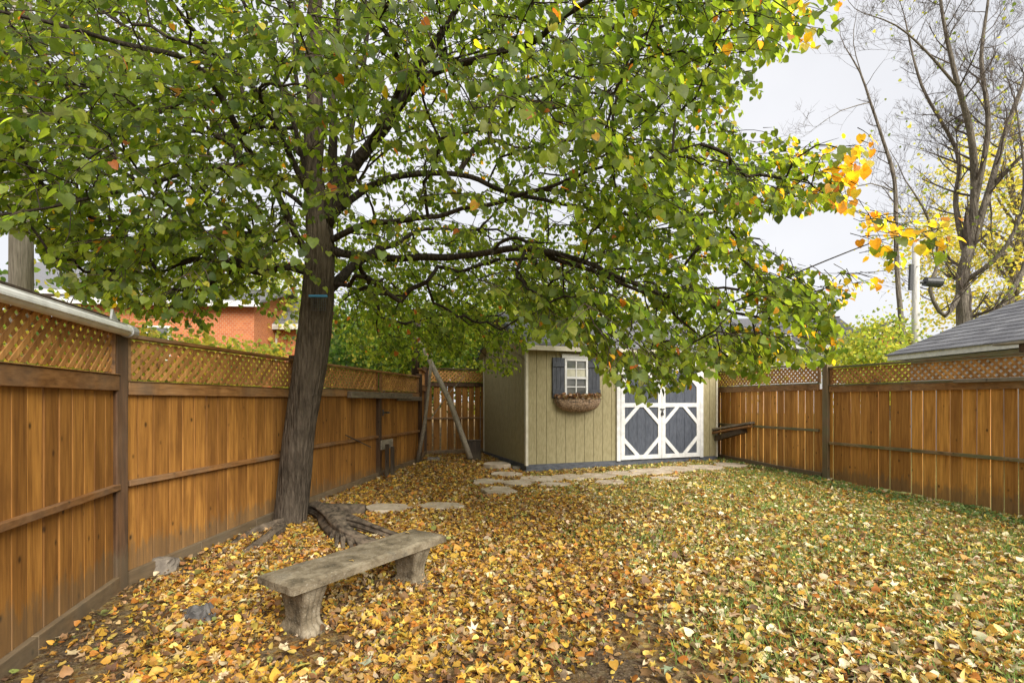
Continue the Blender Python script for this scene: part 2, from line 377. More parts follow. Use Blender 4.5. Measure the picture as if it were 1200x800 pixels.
def fence(A, B, side, label, mats, posts, lat=(1.64, 1.98), toprail=(1.52, 1.63), mid=.79, name='wooden_fence', skirt=True, splits=None, gap=.006, lz=(0,0), cap=True, boardz=1.55, group='wooden fences round the yard'):
    A, d, L = frame2(A, B)
    ey = Vector((-d.y, d.x, 0))*side                     # +v points into the yard
    org = Vector((A.x, A.y, gz(A.x, A.y)))
    root = empty(name, org, label, 'fence', group)
    mk = lambda: MB(A, d, ey)
    zg = lambda u: gz(A.x+d.x*u, A.y+d.y*u)
    m = mk(); boards(m, .03, L-.03, lambda u: zg(u)+random.uniform(.0, .05), boardz, 0, gap=gap); m.build('board_panel', M[mats[0]], root, bevel=.004)
    if splits is None: splits = [(0.06, L-.06)]
    for (a, b) in splits:
        m = mk(); lattice(m, a+.03, b-.03, lat[0]+.012, lat[1]-.012, .005); m.build('lattice_panel', M[mats[3] if len(mats) > 3 else 'lattice'], root)
        m = mk()
        m.box((a, -.022, lat[0]+.002), (a+.035, .024, lat[1]-.002)); m.build('lattice_stile', M[mats[1]], root, bevel=.003)
        m = mk(); m.box((b-.035, -.022, lat[0]+.002), (b, .024, lat[1]-.002)); m.build('lattice_stile', M[mats[1]], root, bevel=.003)
        m = mk(); m.box((a, .003, toprail[0]), (b, .04, toprail[1])); m.build('top_rail', M[mats[1]], root, bevel=.004)
        m = mk(); m.box((a, -.03, toprail[1]+.003), (b, .05, lat[0])); m.build('ledge', M[mats[2]], root, bevel=.004)
        m = mk(); m.box((a, .003, mid-.022), (b, .05, mid+.022)); m.build('middle_rail', M[mats[2] if mats[2]=='mossrail' else 'rail'], root, bevel=.004)
    if cap:
        m = mk(); m.box((0, -.045, lat[1]), (L, .045, lat[1]+.03)); m.build('cap_rail', M[mats[2]], root, bevel=.004)
    if skirt:
        m = mk(); n = int(L/1.2)+1
        for i in range(n):
            a, b = L*i/n, L*(i+1)/n-.005
            za, zb = zg(a), zg(b)
            m.raw([(a,.003,za-.05),(b,.003,zb-.05),(b,.042,zb-.05),(a,.042,za-.05),(a,.003,za+.11),(b,.003,zb+.11),(b,.042,zb+.11),(a,.042,za+.11)],
                  [(0,3,2,1),(4,5,6,7),(0,1,5,4),(1,2,6,5),(2,3,7,6),(3,0,4,7)])
        m.build('skirt_board', M['skirt'], root, bevel=.005)
    for u, h, pm in posts:
        m = mk(); m.box((u-.05, -.045, zg(u)-.1), (u+.05, .062, h)); m.build('post', M[pm], root, bevel=.008)
    return root, A, d, ey, L

LA, LP0, LP1, LP2 = (-1.62, -1.1), (-3.03, 3.8), (-2.72, 6.2), (-1.95, 10.4)
# near left panel
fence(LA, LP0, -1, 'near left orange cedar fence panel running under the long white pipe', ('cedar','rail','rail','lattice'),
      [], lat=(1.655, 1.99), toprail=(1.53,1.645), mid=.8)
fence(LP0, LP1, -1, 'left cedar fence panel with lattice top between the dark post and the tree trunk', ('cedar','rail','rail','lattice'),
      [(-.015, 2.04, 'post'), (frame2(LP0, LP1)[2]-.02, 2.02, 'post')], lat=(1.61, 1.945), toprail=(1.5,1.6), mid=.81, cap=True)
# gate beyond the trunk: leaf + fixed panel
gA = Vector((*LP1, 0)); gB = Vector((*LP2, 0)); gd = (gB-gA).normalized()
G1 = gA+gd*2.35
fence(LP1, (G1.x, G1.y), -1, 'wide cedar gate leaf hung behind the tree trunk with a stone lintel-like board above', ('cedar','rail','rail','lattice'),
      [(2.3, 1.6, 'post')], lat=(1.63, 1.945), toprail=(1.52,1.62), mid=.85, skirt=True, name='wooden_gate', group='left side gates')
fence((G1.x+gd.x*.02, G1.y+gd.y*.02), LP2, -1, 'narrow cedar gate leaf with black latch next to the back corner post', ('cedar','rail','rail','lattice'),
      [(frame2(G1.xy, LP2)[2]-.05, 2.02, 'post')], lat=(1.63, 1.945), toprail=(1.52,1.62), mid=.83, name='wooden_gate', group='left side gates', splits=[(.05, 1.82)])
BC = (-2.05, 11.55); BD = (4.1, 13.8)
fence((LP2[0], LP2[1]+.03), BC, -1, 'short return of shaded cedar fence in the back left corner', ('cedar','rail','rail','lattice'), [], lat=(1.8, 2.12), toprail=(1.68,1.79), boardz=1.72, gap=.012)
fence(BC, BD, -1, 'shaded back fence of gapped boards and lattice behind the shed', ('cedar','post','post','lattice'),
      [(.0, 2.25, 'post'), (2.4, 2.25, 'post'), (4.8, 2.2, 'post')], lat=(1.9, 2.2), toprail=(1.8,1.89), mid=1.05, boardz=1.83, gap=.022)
RA, RP, RB = (7.6, .65), (5.33, 8.39), (3.95, 13.1)
def rfence():
    A, d, L = frame2(RA, RP)
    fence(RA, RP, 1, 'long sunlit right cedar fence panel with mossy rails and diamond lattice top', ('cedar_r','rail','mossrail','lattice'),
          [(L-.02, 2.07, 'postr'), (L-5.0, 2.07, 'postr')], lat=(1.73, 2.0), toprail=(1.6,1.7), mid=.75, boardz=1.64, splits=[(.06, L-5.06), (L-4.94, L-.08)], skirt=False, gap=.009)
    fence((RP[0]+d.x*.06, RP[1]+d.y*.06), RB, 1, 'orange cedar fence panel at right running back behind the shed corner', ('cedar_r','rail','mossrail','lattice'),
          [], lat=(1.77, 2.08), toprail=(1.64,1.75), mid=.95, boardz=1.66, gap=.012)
rfence()

# white pipe over near left fence
def pipe():
    A, d, L = frame2(LA, LP0); ey = Vector((d.y, -d.x, 0))
    root = empty('drain_pipe', (A.x, A.y, 2.0), 'long white ribbed pipe fixed along the top of the near left fence', 'pipe')
    m = MB(A, d, ey); m.tube([(0,.085,2.0),(L-.0,.085,1.985)], .042, 14); m.build('pipe_run', M['whiteplastic'], root, smooth=False, bevel=0)
    m = MB(A, d, ey)
    for k in range(3): m.box((0, .118-.01*k, 1.975+.025*k), (L-.1, .134-.012*k, 1.98+.025*k))
    m.build('rib', M['whiteplastic'], root)
    m = MB(A, d, ey); m.tube([(L-.06,.085,1.985),(L+.03,.085,1.985)], .05, 14); m.build('end_cap', M['galv'], root)
    m = MB(A, d, ey); m.prism([(L-.2, 2.02), (L-.06, 2.02), (L-.17, 2.13)], 1, .03, .045); m.build('bracket', M['galv'], root)
    t = MB(A, d, ey); t.box((0,-.05,2.024),(L-.02,.03,2.075)); o = t.build('cap_board', M['darkwood'], bevel=.004)
    tag(o, 'dark weathered board lying on top of the near left fence behind the white pipe', 'board')
pipe()

# gate fittings
def gatebits():
    ey = Vector((gd.y, -gd.x, 0)); m = MB(gA, gd, ey)
    o = MB(gA, gd, ey); o.box((1.2,.05,1.5),(3.6,.12,1.6)); o.box((3.0,.05,1.46),(4.2,.09,1.54)); tag(o.build('header_board', M['oldwood'], bevel=.005), 'weathered beam across the gates just below the lattice', 'board')
    o = MB(gA, gd, ey); o.box((2.3,.045,.62),(2.75,.09,.78)); tag(o.build('wood_block', M['oldwood'], bevel=.006), 'short reddish block of wood nailed low across the two gates', 'wood block')
    r = empty('gate_latch', gA+gd*2.45+Vector((0,0,1.25)), 'black metal latch where the two cedar gates meet', 'latch')
    o = MB(gA, gd, ey); o.box((2.38,.065,1.24),(2.6,.08,1.27)); o.box((2.36,.065,1.2),(2.4,.075,1.31)); o.build('bar', M['metal'], r)
    o = MB(gA, gd, ey); o.tube([(2.47,.08,1.255),(2.47,.12,1.25),(2.52,.13,1.25)], .012, 8); o.build('handle', M['metal'], r, smooth=True)
    o = MB(gA, gd, ey); o.tube([(1.15,.055,.95),(1.95,.055,.7)], .008, 6); tag(o.build('brace_rod', M['metal']), 'thin diagonal iron brace on the wide gate leaf', 'brace')
    # stakes by the gate
    for k, (u, h) in enumerate(((2.28,.72),(2.5,.66))):
        o = MB(gA, gd, ey); zz = gz(-2.3, 8.5); o.box((u,.15,zz-.02),(u+.07,.2,h)); tag(o.build('stake', M['darkwood'], bevel=.005), ('left' if k==0 else 'right')+' one of two short dark stakes standing under the nailed wood block at the gate', 'stake', 'stakes at the gate')
gatebits()

# right fence extras
def rextras():
    A, d, L = frame2(RA, RP); ey = Vector((-d.y, d.x, 0))
    o = MB(A, d, ey); o.box((L-4.2,.055,1.69),(L-1.95,.1,1.735)); tag(o.build('loose_board', M['oldwood'], bevel=.004), 'grey weathered board fixed over the ledge at the right end of the right fence', 'board')
    r = empty('beam_rest', (A+d*(L-2.6)).to_3d()+Vector((0,0,2.03)), 'grey plank resting on a short block above the right fence top', 'plank')
    o = MB(A, d, ey); o.box((L-2.72,-.04,2.034),(L-2.6,.04,2.13)); o.build('block', M['post'], r, bevel=.004)
    o = MB(A, d, ey); o.box((L-4.4,-.06,2.132),(L-2.35,.06,2.16)); o.build('plank', M['oldwood'], r, bevel=.004)
rextras()

# ------------------------------------------------------------------ shed
def shed():
    a = radians(20); ex = Vector((cos(a), sin(a), 0)); ey = Vector((-sin(a), cos(a), 0)); O = Vector((.27, 9.22, 0))
    Wd, D = 4.45, 2.75; zb, zt = .27, 2.52; rz = 3.28
    root = empty('garden_shed', (O.x, O.y, gz(O.x, O.y)), 'olive tan garden shed with blue-grey double doors at the back of the yard', 'shed')
    mk = lambda: MB(O, ex, ey)
    def grooved(u0, u1, z0, z1f, fix, axis):
        m = mk(); n = int(round((u1-u0)/.2)); st = (u1-u0)/n
        for i in range(n):
            p, q = u0+i*st+(.004 if i else 0), u0+(i+1)*st-(.004 if i < n-1 else 0)
            m.prism([(p,z0),(q,z0),(q,z1f(q)),(p,z1f(p))], axis, fix, fix+.02)
        # backing sheet behind grooves
        mm = fix+.02; m.prism([(u0,z0),(u1,z0),(u1,z1f(u1))]+([((u0+u1)/2, z1f((u0+u1)/2))] if axis==0 else [])+[(u0,z1f(u0))], axis, mm+.001, mm+.02)
        return m
    flat = lambda u: zt
    roofz = lambda v: zt + (rz-zt)*(1-abs(v-D/2)/(D/2)) - .0
    m = grooved(0, Wd, zb, flat, 0, 1); m.build('front_wall', M['siding'], root)
    m = grooved(0, D, zb, roofz, -.0, 0); m.v = m.v; m.build('side_wall', M['siding'], root)
    m = mk(); m.prism([(0,zb),(D,zb),(D,zt),(D/2,rz),(0,zt)], 0, Wd-.04, Wd-.001); m.box((.02, D-.04, zb), (Wd-.04, D, zt)); m.build('rear_walls', M['siding'], root)
    for u, v in ((-.022,-.022),): 
        m = mk(); m.box((u, v, zb-.02), (u+.05, v+.021, zt)); m.box((u-.0, v+.0215, zb-.02), (u+.021, v+.07, zt)); m.build('corner_trim', M['cream'], root)
    m = mk(); m.box((Wd-.04,-.022,zb-.02),(Wd+.0,-.001,zt)); m.build('corner_trim', M['cream'], root)
    m = mk(); m.box((-.021, D-.05, zb), (-.001, D, zt+.0)); m.build('corner_trim', M['cream'], root)
    m = mk(); m.box((-.01,-.01,.02),(Wd,.08,zb-.003)); m.box((-.01,.081,.02),(.08,D,zb-.003)); m.box((-.05,-.09,.0),(Wd+.02,-.012,.17)); m.build('foundation', M['foundation'], root, bevel=.006)
    # roof with shingle courses
    m = mk(); ov, ox = .16, .12; ncs = 12
    for sgn in (0, 1):
        for i in range(ncs):
            t0, t1 = i/ncs, (i+1)/ncs
            v0 = -ov+(D/2+ov)*t0; v1 = -ov+(D/2+ov)*(t1+.02); sl = (rz-zt)/(D/2)
            z0 = zt+.05+v0*sl; z1 = zt+.05+v1*sl
            u = -ox - (i % 2)*.1
            while u < Wd+ox:
                a_, b_ = max(u, -ox), min(u+random.uniform(.24,.33), Wd+ox)
                if b_ > a_:
                    h = .012+random.random()*.004
                    f = (lambda v: v) if sgn == 0 else (lambda v: D-v)
                    vs_ = [(a_,f(v0),z0+h),(b_-.004,f(v0),z0+h),(b_-.004,f(v1),z1),(a_,f(v1),z1),(a_,f(v0),z0-.0),(b_-.004,f(v0),z0-.0),(b_-.004,f(v1),z1-.02),(a_,f(v1),z1-.02)]
                    m.raw(vs_, [(0,1,2,3),(4,7,6,5),(0,4,5,1),(1,5,6,2),(2,6,7,3),(3,7,4,0)])
                u = b_ if b_ > u else u+.3
    m.build('roof', M['shingle'], root)
    m = mk(); sl = (rz-zt)/(D/2)
    for f in ((lambda v: v), (lambda v: D-v)):
        zz = zt+.045-ov*sl
        m.raw([(-ox,f(-ov),zz-.03),(Wd+ox,f(-ov),zz-.03),(Wd+ox,f(D/2),rz+.015),(-ox,f(D/2),rz+.015),(-ox,f(-ov),zz),(Wd+ox,f(-ov),zz),(Wd+ox,f(D/2),rz+.045),(-ox,f(D/2),rz+.045)],
              [(0,3,2,1),(4,5,6,7),(0,1,5,4),(1,2,6,5),(2,3,7,6),(3,0,4,7)])
    m.build('roof_deck', M['cream'], root)
    m = mk(); zz = zt+.045-ov*sl
    m.box((-ox-.01,-ov-.025,zz-.085),(Wd+ox+.01,-ov-.003,zz+.002)); m.build('fascia', M['cream'], root)
    m = mk()
    for f in (1,):
        m.raw([(-ox-.024,-ov,zz-.075),(-ox-.024,D/2,rz-.04),(-ox-.024,D/2,rz+.05),(-ox-.024,-ov,zz+.005),(-ox-.003,-ov,zz-.075),(-ox-.003,D/2,rz-.04),(-ox-.003,D/2,rz+.05),(-ox-.003,-ov,zz+.005)],
          [(0,1,2,3),(7,6,5,4),(0,4,5,1),(3,2,6,7),(0,3,7,4),(1,5,6,2)])
        m.raw([(-ox-.024,D+ov,zz-.075),(-ox-.024,D/2,rz-.04),(-ox-.024,D/2,rz+.05),(-ox-.024,D+ov,zz+.005),(-ox-.003,D+ov,zz-.075),(-ox-.003,D/2,rz-.04),(-ox-.003,D/2,rz+.05),(-ox-.003,D+ov,zz+.005)],
          [(3,2,1,0),(4,5,6,7),(1,5,4,0),(7,6,2,3),(4,7,3,0),(2,6,5,1)])
    m.build('barge_board', M['slateblue'], root)
    # window
    u0, u1, z0, z1 = .77, 1.27, 1.53, 2.27
    wn = mk(); fw = .045
    wn.box((u0,-.045,z0),(u0+fw,-.002,z1)); wn.box((u1-fw,-.045,z0),(u1,-.002,z1)); wn.box((u0+fw,-.045,z0),(u1-fw,-.002,z0+fw)); wn.box((u0+fw,-.045,z1-fw),(u1-fw,-.002,z1))
    wf = wn.build('window', M['white'], root, bevel=.003)
    m = mk(); zm = (z0+z1)/2; m.box((u0+fw,-.04,zm-.02),(u1-fw,-.006,zm+.02)); um = (u0+u1)/2
    m.box((um-.011,-.032,z0+fw),(um+.011,-.008,zm-.02)); m.box((um-.011,-.032,zm+.02),(um+.011,-.008,z1-fw))
    for zc in ((z0+fw+zm-.02)/2, (z1-fw+zm+.02)/2):
        m.box((u0+fw,-.031,zc-.01),(um-.011,-.009,zc+.01)); m.box((um+.011,-.031,zc-.01),(u1-fw,-.009,zc+.01))
    m.build('glazing_bars', M['white'], wf)
    m = mk(); m.box((u0+fw,-.014,z0+fw),(u1-fw,-.0065,z1-fw)); m.build('pane', M['glassdark'], wf)
    m = mk(); m.box((u0+fw+.002,-.0185,zm+.025),(u1-fw-.002,-.015,zm+.17)); m.build('blind', M['cream_curtain'], wf)
    m = mk(); m.box((u0-.06,-.05,z1+.004),(u1+.03,-.002,z1+.085)); m.build('lintel', M['white'], wf, bevel=.003)
    for a_, b_ in ((.515,.762),(1.278,1.535)):
        m = mk(); n = 3; s_ = (b_-a_)/n
        for i in range(n): m.box((a_+i*s_+.002,-.04,z0-.02),(a_+(i+1)*s_-.002,-.003,z1+.01))
        for zc in (z0+.1, z1-.12): m.box((a_-.003,-.062,zc-.045),(b_+.003,-.041,zc+.045))
        m.build('shutter', M['shutter'], root, bevel=.002)
    # doors
    D0, D1, zd0, zd1 = 1.915, 4.04, .28, 2.2; tw = .085
    m = mk(); m.box((D0,-.05,zd0-.02),(D0+tw,-.002,zd1+tw)); m.box((D1-tw,-.05,zd0-.02),(D1,-.002,zd1+tw)); m.box((D0+tw,-.05,zd1),(D1-tw,-.002,zd1+tw)); m.build('door_frame', M['white'], root, bevel=.003)
    mid = (D0+D1)/2
    for a_, b_ in ((D0+tw+.008, mid-.004), (mid+.004, D1-tw-.008)):
        m = mk(); n = 5; s_ = (b_-a_)/n
        for i in range(n): m.box((a_+i*s_+.003,-.03,zd0),(a_+(i+1)*s_-.003,-.003,zd1-.008))
        m.box((a_,-.012,zd0),(b_,-.0025,zd1-.008))
        dr = m.build('door', M['slateblue'], root)
        m = mk(); q = .085; y0, y1 = -.052, -.031; zr = 1.33
        m.box((a_,y0,zd0),(a_+q,y1,zd1-.008)); m.box((b_-q,y0,zd0),(b_,y1,zd1-.008))
        for zc0, zc1 in ((zd0, zd0+q), (zr, zr+q), (zd1-.008-q, zd1-.008)): m.box((a_+q,y0,zc0),(b_-q,y1,zc1))
        i0, i1 = a_+q, b_-q; cc = .25; ww = .105
        for zlo, zhi, which in ((zd0+q, zr, 'all'), (zr+q, zd1-.008-q, 'top')):
            cs = [(i0, zhi, 1, -1), (i1, zhi, -1, -1)] + ([(i0, zlo, 1, 1), (i1, zlo, -1, 1)] if which == 'all' else [])
            for cu, cz, su, sz in cs:
                p = [(cu, cz+sz*cc), (cu, cz+sz*(cc+ww)), (cu+su*(cc+ww), cz), (cu+su*cc, cz)]
                m.prism(p, 1, y0+.002, y1)
        m.build('door_trim', M['white'], dr)
    m = mk(); m.box((mid-.05,-.066,1.28),(mid+.06,-.053,1.3)); m.tube([(mid+.0,-.07,1.29),(mid+.0,-.09,1.25),(mid+.0,-.07,1.21)], .012, 8); m.box((mid-.025,-.085,1.16),(mid+.025,-.055,1.215)); m.build('padlock', M['metal'], root)
    # window basket
    r = empty('window_basket', tuple(O+ex*1.03+Vector((0,0,1.5))), 'half round wire window basket with coir liner and dried leaves under the shed window', 'planter')
    def hb(k): return 1
    m = mk(); cu = 1.03; hu, hd, hz = .47, .21, .23; vs_ = []; nu, nv = 18, 8
    for i in range(nu+1):
        th = pi*i/nu
        for j in range(nv+1):
            ph = (pi/2)*j/nv
            rr = 1+.09*random.random()
            vs_.append((cu-hu*cos(th)*cos(ph)**.7*rr, -.063-hd*sin(th)*cos(ph)**.7*rr, 1.49-hz*sin(ph)*rr))
    m.raw(vs_, [(i*(nv+1)+j, (i+1)*(nv+1)+j, (i+1)*(nv+1)+j+1, i*(nv+1)+j+1) for i in range(nu) for j in range(nv)])
    m.build('coir_liner', M['coir'], r, smooth=True)
    m = mk()
    for zz_, k in ((1.5,1),(1.44,.97),(1.36,.85)):
        m.tube([(cu-hu*k*1.03*cos(pi*i/16), -.063-hd*k*1.05*sin(pi*i/16), zz_) for i in range(17)], .005, 5)
    for i in range(1, 10):
        th = pi*i/10; m.tube([(cu-hu*1.03*cos(th)*cos(p)**.7, -.063-hd*1.06*sin(th)*cos(p)**.7, 1.5-hz*sin(p)*1.03) for p in np.linspace(0,1.5,8)], .004, 5)
    m.build('wire_frame', M['metal'], r)
    n = 420; P = np.zeros((n,3)); 
    for i in range(n):
        th = random.uniform(0,pi); k = math.sqrt(random.random())*1.02; p = O+ex*(cu-hu*cos(th)*k)+ey*(-.063-hd*sin(th)*k); P[i] = (p.x, p.y, 1.485+random.random()*.09)
    d = RNG.normal(size=(n,3)); d[:,2] *= .5; nn = RNG.normal(size=(n,3))+[0,0,.6]
    inst_mesh('dried_leaves', LEAFV, LEAFF, P, frames(d, nn), RNG.uniform(.04,.075,n), pick(n, [((.3,.15,.06),3),((.42,.28,.16),3),((.5,.36,.12),1),((.16,.08,.05),2)]), M['litter'], r)
    return O, ex, ey

# leaf templates -------------------------------------------------------
def z_(x, y): return .2*abs(x) - .18*y*y
_h = [(0,0),(0,.34),(0,.66),(0,1.0)]; _l = [(.27,-.12),(.5,.14),(.46,.48),(.25,.76)]
LEAFV = [(x,y,z_(x,y)) for x,y in _h] + [(x,y,z_(x,y)) for x,y in _l] + [(-x,y,z_(x,y)) for x,y in _l]
LEAFF = [(0,4,5,1),(1,5,6),(1,6,2),(2,6,7),(2,7,3),(0,1,9,8),(1,10,9),(1,2,10),(2,11,10),(2,3,11)]
# maple shape for the ground: five pointed lobes
_m = []
for k in range(10):
    th = radians(-90+36*k+18+ (0)); 
lob = [(-150,.28),(-118,.62),(-92,.36),(-66,.5),(-52,.95),(-35,.42),(-17,.55),(0,1.08),(17,.55),(35,.42),(52,.95),(66,.5),(92,.36),(118,.62),(150,.28)]
MAPV = [(0,0,0)] + [(r*sin(radians(t))*.62, r*cos(radians(t))*.62, .16*r*abs(sin(radians(2*t)))-.05*r*r) for t, r in lob]
MAPF = [(0,i+1,i) for i in range(1, len(lob))] + [(0,1,len(lob))]
def curl(tv, a, b): return [(x*(1-.35*a), y, z+a*x*x*1.6+b*y*y*.9) for x, y, z in tv]
def pick(n, pal):
    w_ = np.array([p[1] for p in pal], float); w_ /= w_.sum(); c = np.array([p[0] for p in pal])
    i = RNG.choice(len(pal), n, p=w_); return np.clip(c[i]*RNG.uniform(.7,1.25,(n,1))*RNG.uniform(.93,1.07,(n,3)), 0, 1)
SO, SEX, SEY = shed()

# ------------------------------------------------------------------ linden tree
class Skel:
    def __init__(s): s.p = np.zeros((60000,3)); s.par = [-1]*60000; s.mr = np.zeros(60000); s.path = np.zeros(60000); s.n = 0; s.lim = [0]*60000
    def add(s, p, par, mr=0, lim=0):
        i = s.n; s.p[i] = p; s.par[i] = par; s.mr[i] = mr; s.lim[i] = lim
        s.path[i] = 0 if par < 0 else s.path[par]+np.linalg.norm(s.p[i]-s.p[par]); s.n += 1; return i
def smooth_pts(pts, rad, step=.12):
    pts = [Vector(p) for p in pts]; out_, ro = [], []
    for i in range(len(pts)-1):
        p0, p1, p2, p3 = pts[max(i-1,0)], pts[i], pts[i+1], pts[min(i+2,len(pts)-1)]
        n = max(1, int((p2-p1).length/step))
        for k in range(n):
            t = k/n; out_.append(.5*((2*p1)+(p2-p0)*t+(2*p0-5*p1+4*p2-p3)*t*t+(-p0+3*p1-3*p2+p3)*t**3)); ro.append(rad[i]+(rad[i+1]-rad[i])*t)
    out_.append(pts[-1]); ro.append(rad[-1]); return out_, ro
S = Skel()
def W4(l): return [W(x, y, Y) for x, y, Y in l]
def limb(pts, rad, lim, attach=None):
    rad = [q*(.86 if lim == 1 else .8) for q in rad]
    P, R_ = smooth_pts(pts, rad)
    if attach is None: par = -1
    else: par = int(np.argmin(np.linalg.norm(S.p[:S.n]-np.array(P[0]), axis=1)))
    ids = []
    for p, r in zip(P, R_):
        if ids or par >= 0: p = p + Vector((noise.noise(p*2.3), noise.noise(p*2.3+Vector((9,0,0))), noise.noise(p*2.3+Vector((0,9,0)))))*min(.05, .04)*(0 if lim == 1 else 1)
        par = S.add(p, par, r, lim); ids.append(par)
    return ids
TB = 5.68
trunkP = [(339,622,TB),(341,600,TB),(345,560,TB),(352,500,TB),(360,450,TB),(367,400,TB),(372,350,TB),(375,300,TB),(374,262,TB),(370,232,TB)]
trunkR = [.212,.206,.202,.2,.208,.207,.2,.185,.165,.14]
limb(W4(trunkP), trunkR, 1)
limb(W4([(375,290,TB),(369,225,TB),(366,150,TB),(368,80,TB),(371,0,TB),(372,-120,TB),(380,-260,TB)]), [.165,.142,.125,.11,.09,.06,.03], 2, 1)
limb(W4([(379,268,TB),(391,210,TB-.05),(392,150,TB-.1),(389,90,TB-.1),(394,10,TB-.1),(405,-110,TB-.2)]), [.085,.065,.055,.05,.04,.02], 3, 1)
limb(W4([(382,262,TB),(405,215,TB-.1),(432,172,TB-.2),(458,133,TB-.3),(490,80,TB-.5),(530,20,TB-.7),(575,-80,TB-.9)]), [.11,.09,.08,.075,.06,.04,.02], 4, 1)
limb(W4([(366,300,TB),(352,280,TB-.2),(330,232,TB-.5),(300,192,TB-.8),(272,140,TB-1.1),(243,92,TB-1.4),(205,65,TB-1.7),(140,52,TB-2.0),(60,25,TB-2.2),(-40,0,TB-2.3)]), [.06,.048,.043,.04,.036,.032,.026,.02,.016,.01], 5, 1)
limb(W4([(368,240,TB),(340,180,TB-.3),(310,120,TB-.6),(265,75,TB-1.0),(225,30,TB-1.4),(180,-20,TB-1.7)]), [.05,.04,.034,.028,.022,.015], 6, 2)
limb(W4([(380,290,TB),(420,298,TB-.1),(480,303,TB-.25),(560,298,TB-.45),(622,291,TB-.65),(665,300,TB-.8),(715,320,TB-.95),(775,345,TB-1.1),(840,362,TB-1.25),(920,375,TB-1.4),(985,372,TB-1.5)]), [.06,.05,.045,.04,.037,.031,.027,.023,.017,.012,.007], 7, 1)
limb(W4([(622,291,TB-.65),(660,305,TB-.7),(720,330,TB-.75),(770,352,TB-.85),(810,385,TB-1.0),(860,420,TB-1.2)]), [.03,.026,.022,.018,.013,.007], 8, 7)
limb(W4([(378,268,TB),(410,232,TB+.1),(450,212,TB+.2),(510,203,TB+.3),(550,207,TB+.3),(620,232,TB+.2),(700,245,TB),(790,255,TB-.2),(880,240,TB-.4),(960,225,TB-.6),(1010,205,TB-.7)]), [.06,.05,.045,.04,.036,.03,.024,.02,.016,.011,.006], 9, 1)
limb(W4([(376,345,TB+.1),(395,328,TB+.3),(425,302,TB+.8),(460,285,TB+1.2),(500,268,TB+1.6),(560,270,TB+2.1)]), [.085,.075,.06,.045,.03,.014], 10, 1)
limb(W4([(458,133,TB-.3),(500,92,TB-.7),(560,68,TB-1.2),(625,48,TB-1.6),(670,18,TB-2.0),(720,-10,TB-2.3),(800,-10,TB-2.6),(880,5,TB-2.75)]), [.055,.045,.037,.03,.025,.02,.014,.008], 11, 4)
limb(W4([(432,172,TB-.2),(470,95,TB-1.0),(460,50,TB-1.6),(440,20,TB-2.1),(480,-20,TB-2.6)]), [.04,.032,.025,.02,.012], 12, 4)
limb(W4([(385,282,TB),(430,262,TB-.2),(500,255,TB-.5),(570,240,TB-.8),(650,215,TB-1.1),(730,190,TB-1.4),(820,170,TB-1.6)]), [.045,.036,.03,.025,.02,.015,.008], 13, 1)
limb(W4([(367,190,TB),(330,170,TB+.6),(270,160,TB+1.2),(190,150,TB+1.8),(90,150,TB+2.2)]), [.05,.04,.032,.024,.012], 14, 2)
limb(W4([(840,362,TB-1.25),(900,335,TB-1.5),(970,305,TB-1.7),(1020,285,TB-1.85),(1075,275,TB-1.95),(1125,262,TB-2.0)]), [.009,.007,.006,.005,.004,.003], 15, 7)
limb(W4([(300,192,TB-.8),(230,200,TB-1.3),(150,225,TB-1.7),(60,240,TB-2.0),(-20,250,TB-2.2)]), [.03,.022,.017,.012,.007], 16, 5)
limb(W4([(366,230,TB),(345,150,TB-.2),(318,70,TB-.4),(285,0,TB-.6),(260,-60,TB-.7)]), [.035,.028,.022,.016,.01], 17, 2)
limb(W4([(385,250,TB),(410,170,TB+.3),(425,90,TB+.5),(430,10,TB+.6),(425,-70,TB+.7)]), [.045,.036,.028,.02,.012], 18, 3)
limb(W4([(370,255,TB),(335,225,TB+.3),(285,205,TB+.7),(215,200,TB+1.1),(140,215,TB+1.5)]), [.035,.028,.021,.015,.009], 19, 1)
limb(W4([(372,210,TB),(350,110,TB+.3),(345,20,TB+.5),(335,-60,TB+.6)]), [.035,.028,.02,.012], 20, 2)
nH = S.n
# crown silhouette seen from the yard, used to prune the tree (directions from the camera position)
OUT = [(-200,-400),(1000,-400),(990,15),(978,48),(935,62),(905,78),(872,88),(905,105),(880,122),(866,160),(905,152),(945,165),(1000,158),(1040,132),(1050,150),(1012,212),(1010,240),(1060,246),(1130,236),(1152,262),(1110,305),(1045,318),(1034,335),(1000,352),(975,372),(1000,408),(960,432),(905,428),(890,455),(850,446),(812,448),(790,462),(768,464),(760,474),(752,474),(735,458),(715,462),(702,446),(692,422),(662,404),(622,402),(612,436),(594,444),(560,436),(520,420),(470,432),(430,425),(395,395),(330,378),(300,372),(270,345),(245,397),(205,382),(165,372),(130,358),(85,352),(40,300),(0,345),(-200,330)]
HOLES = [[(870,262),(915,300),(940,318),(985,312),(1000,290),(1010,250),(960,250)],[(-60,280),(36,275),(46,305),(58,350),(-60,350)],[(868,160),(905,150),(885,125),(870,100)]]
def inside(poly, x, y):
    r = False; j = len(poly)-1
    for i in range(len(poly)):
        xi, yi = poly[i]; xj, yj = poly[j]
        if (yi > y) != (yj > y) and x < (xj-xi)*(y-yi)/(yj-yi)+xi: r = not r
        j = i
    return r
def ok(p, j=0):
    if p[1] < .6: return True
    x = CX+p[0]/p[1]*F + random.uniform(-j, j); y = HY-(p[2]-CAMZ)/p[1]*F + random.uniform(-j, j)
    if not inside(OUT, x, y): return False
    return not any(inside(h, x, y) for h in HOLES)
targets = []
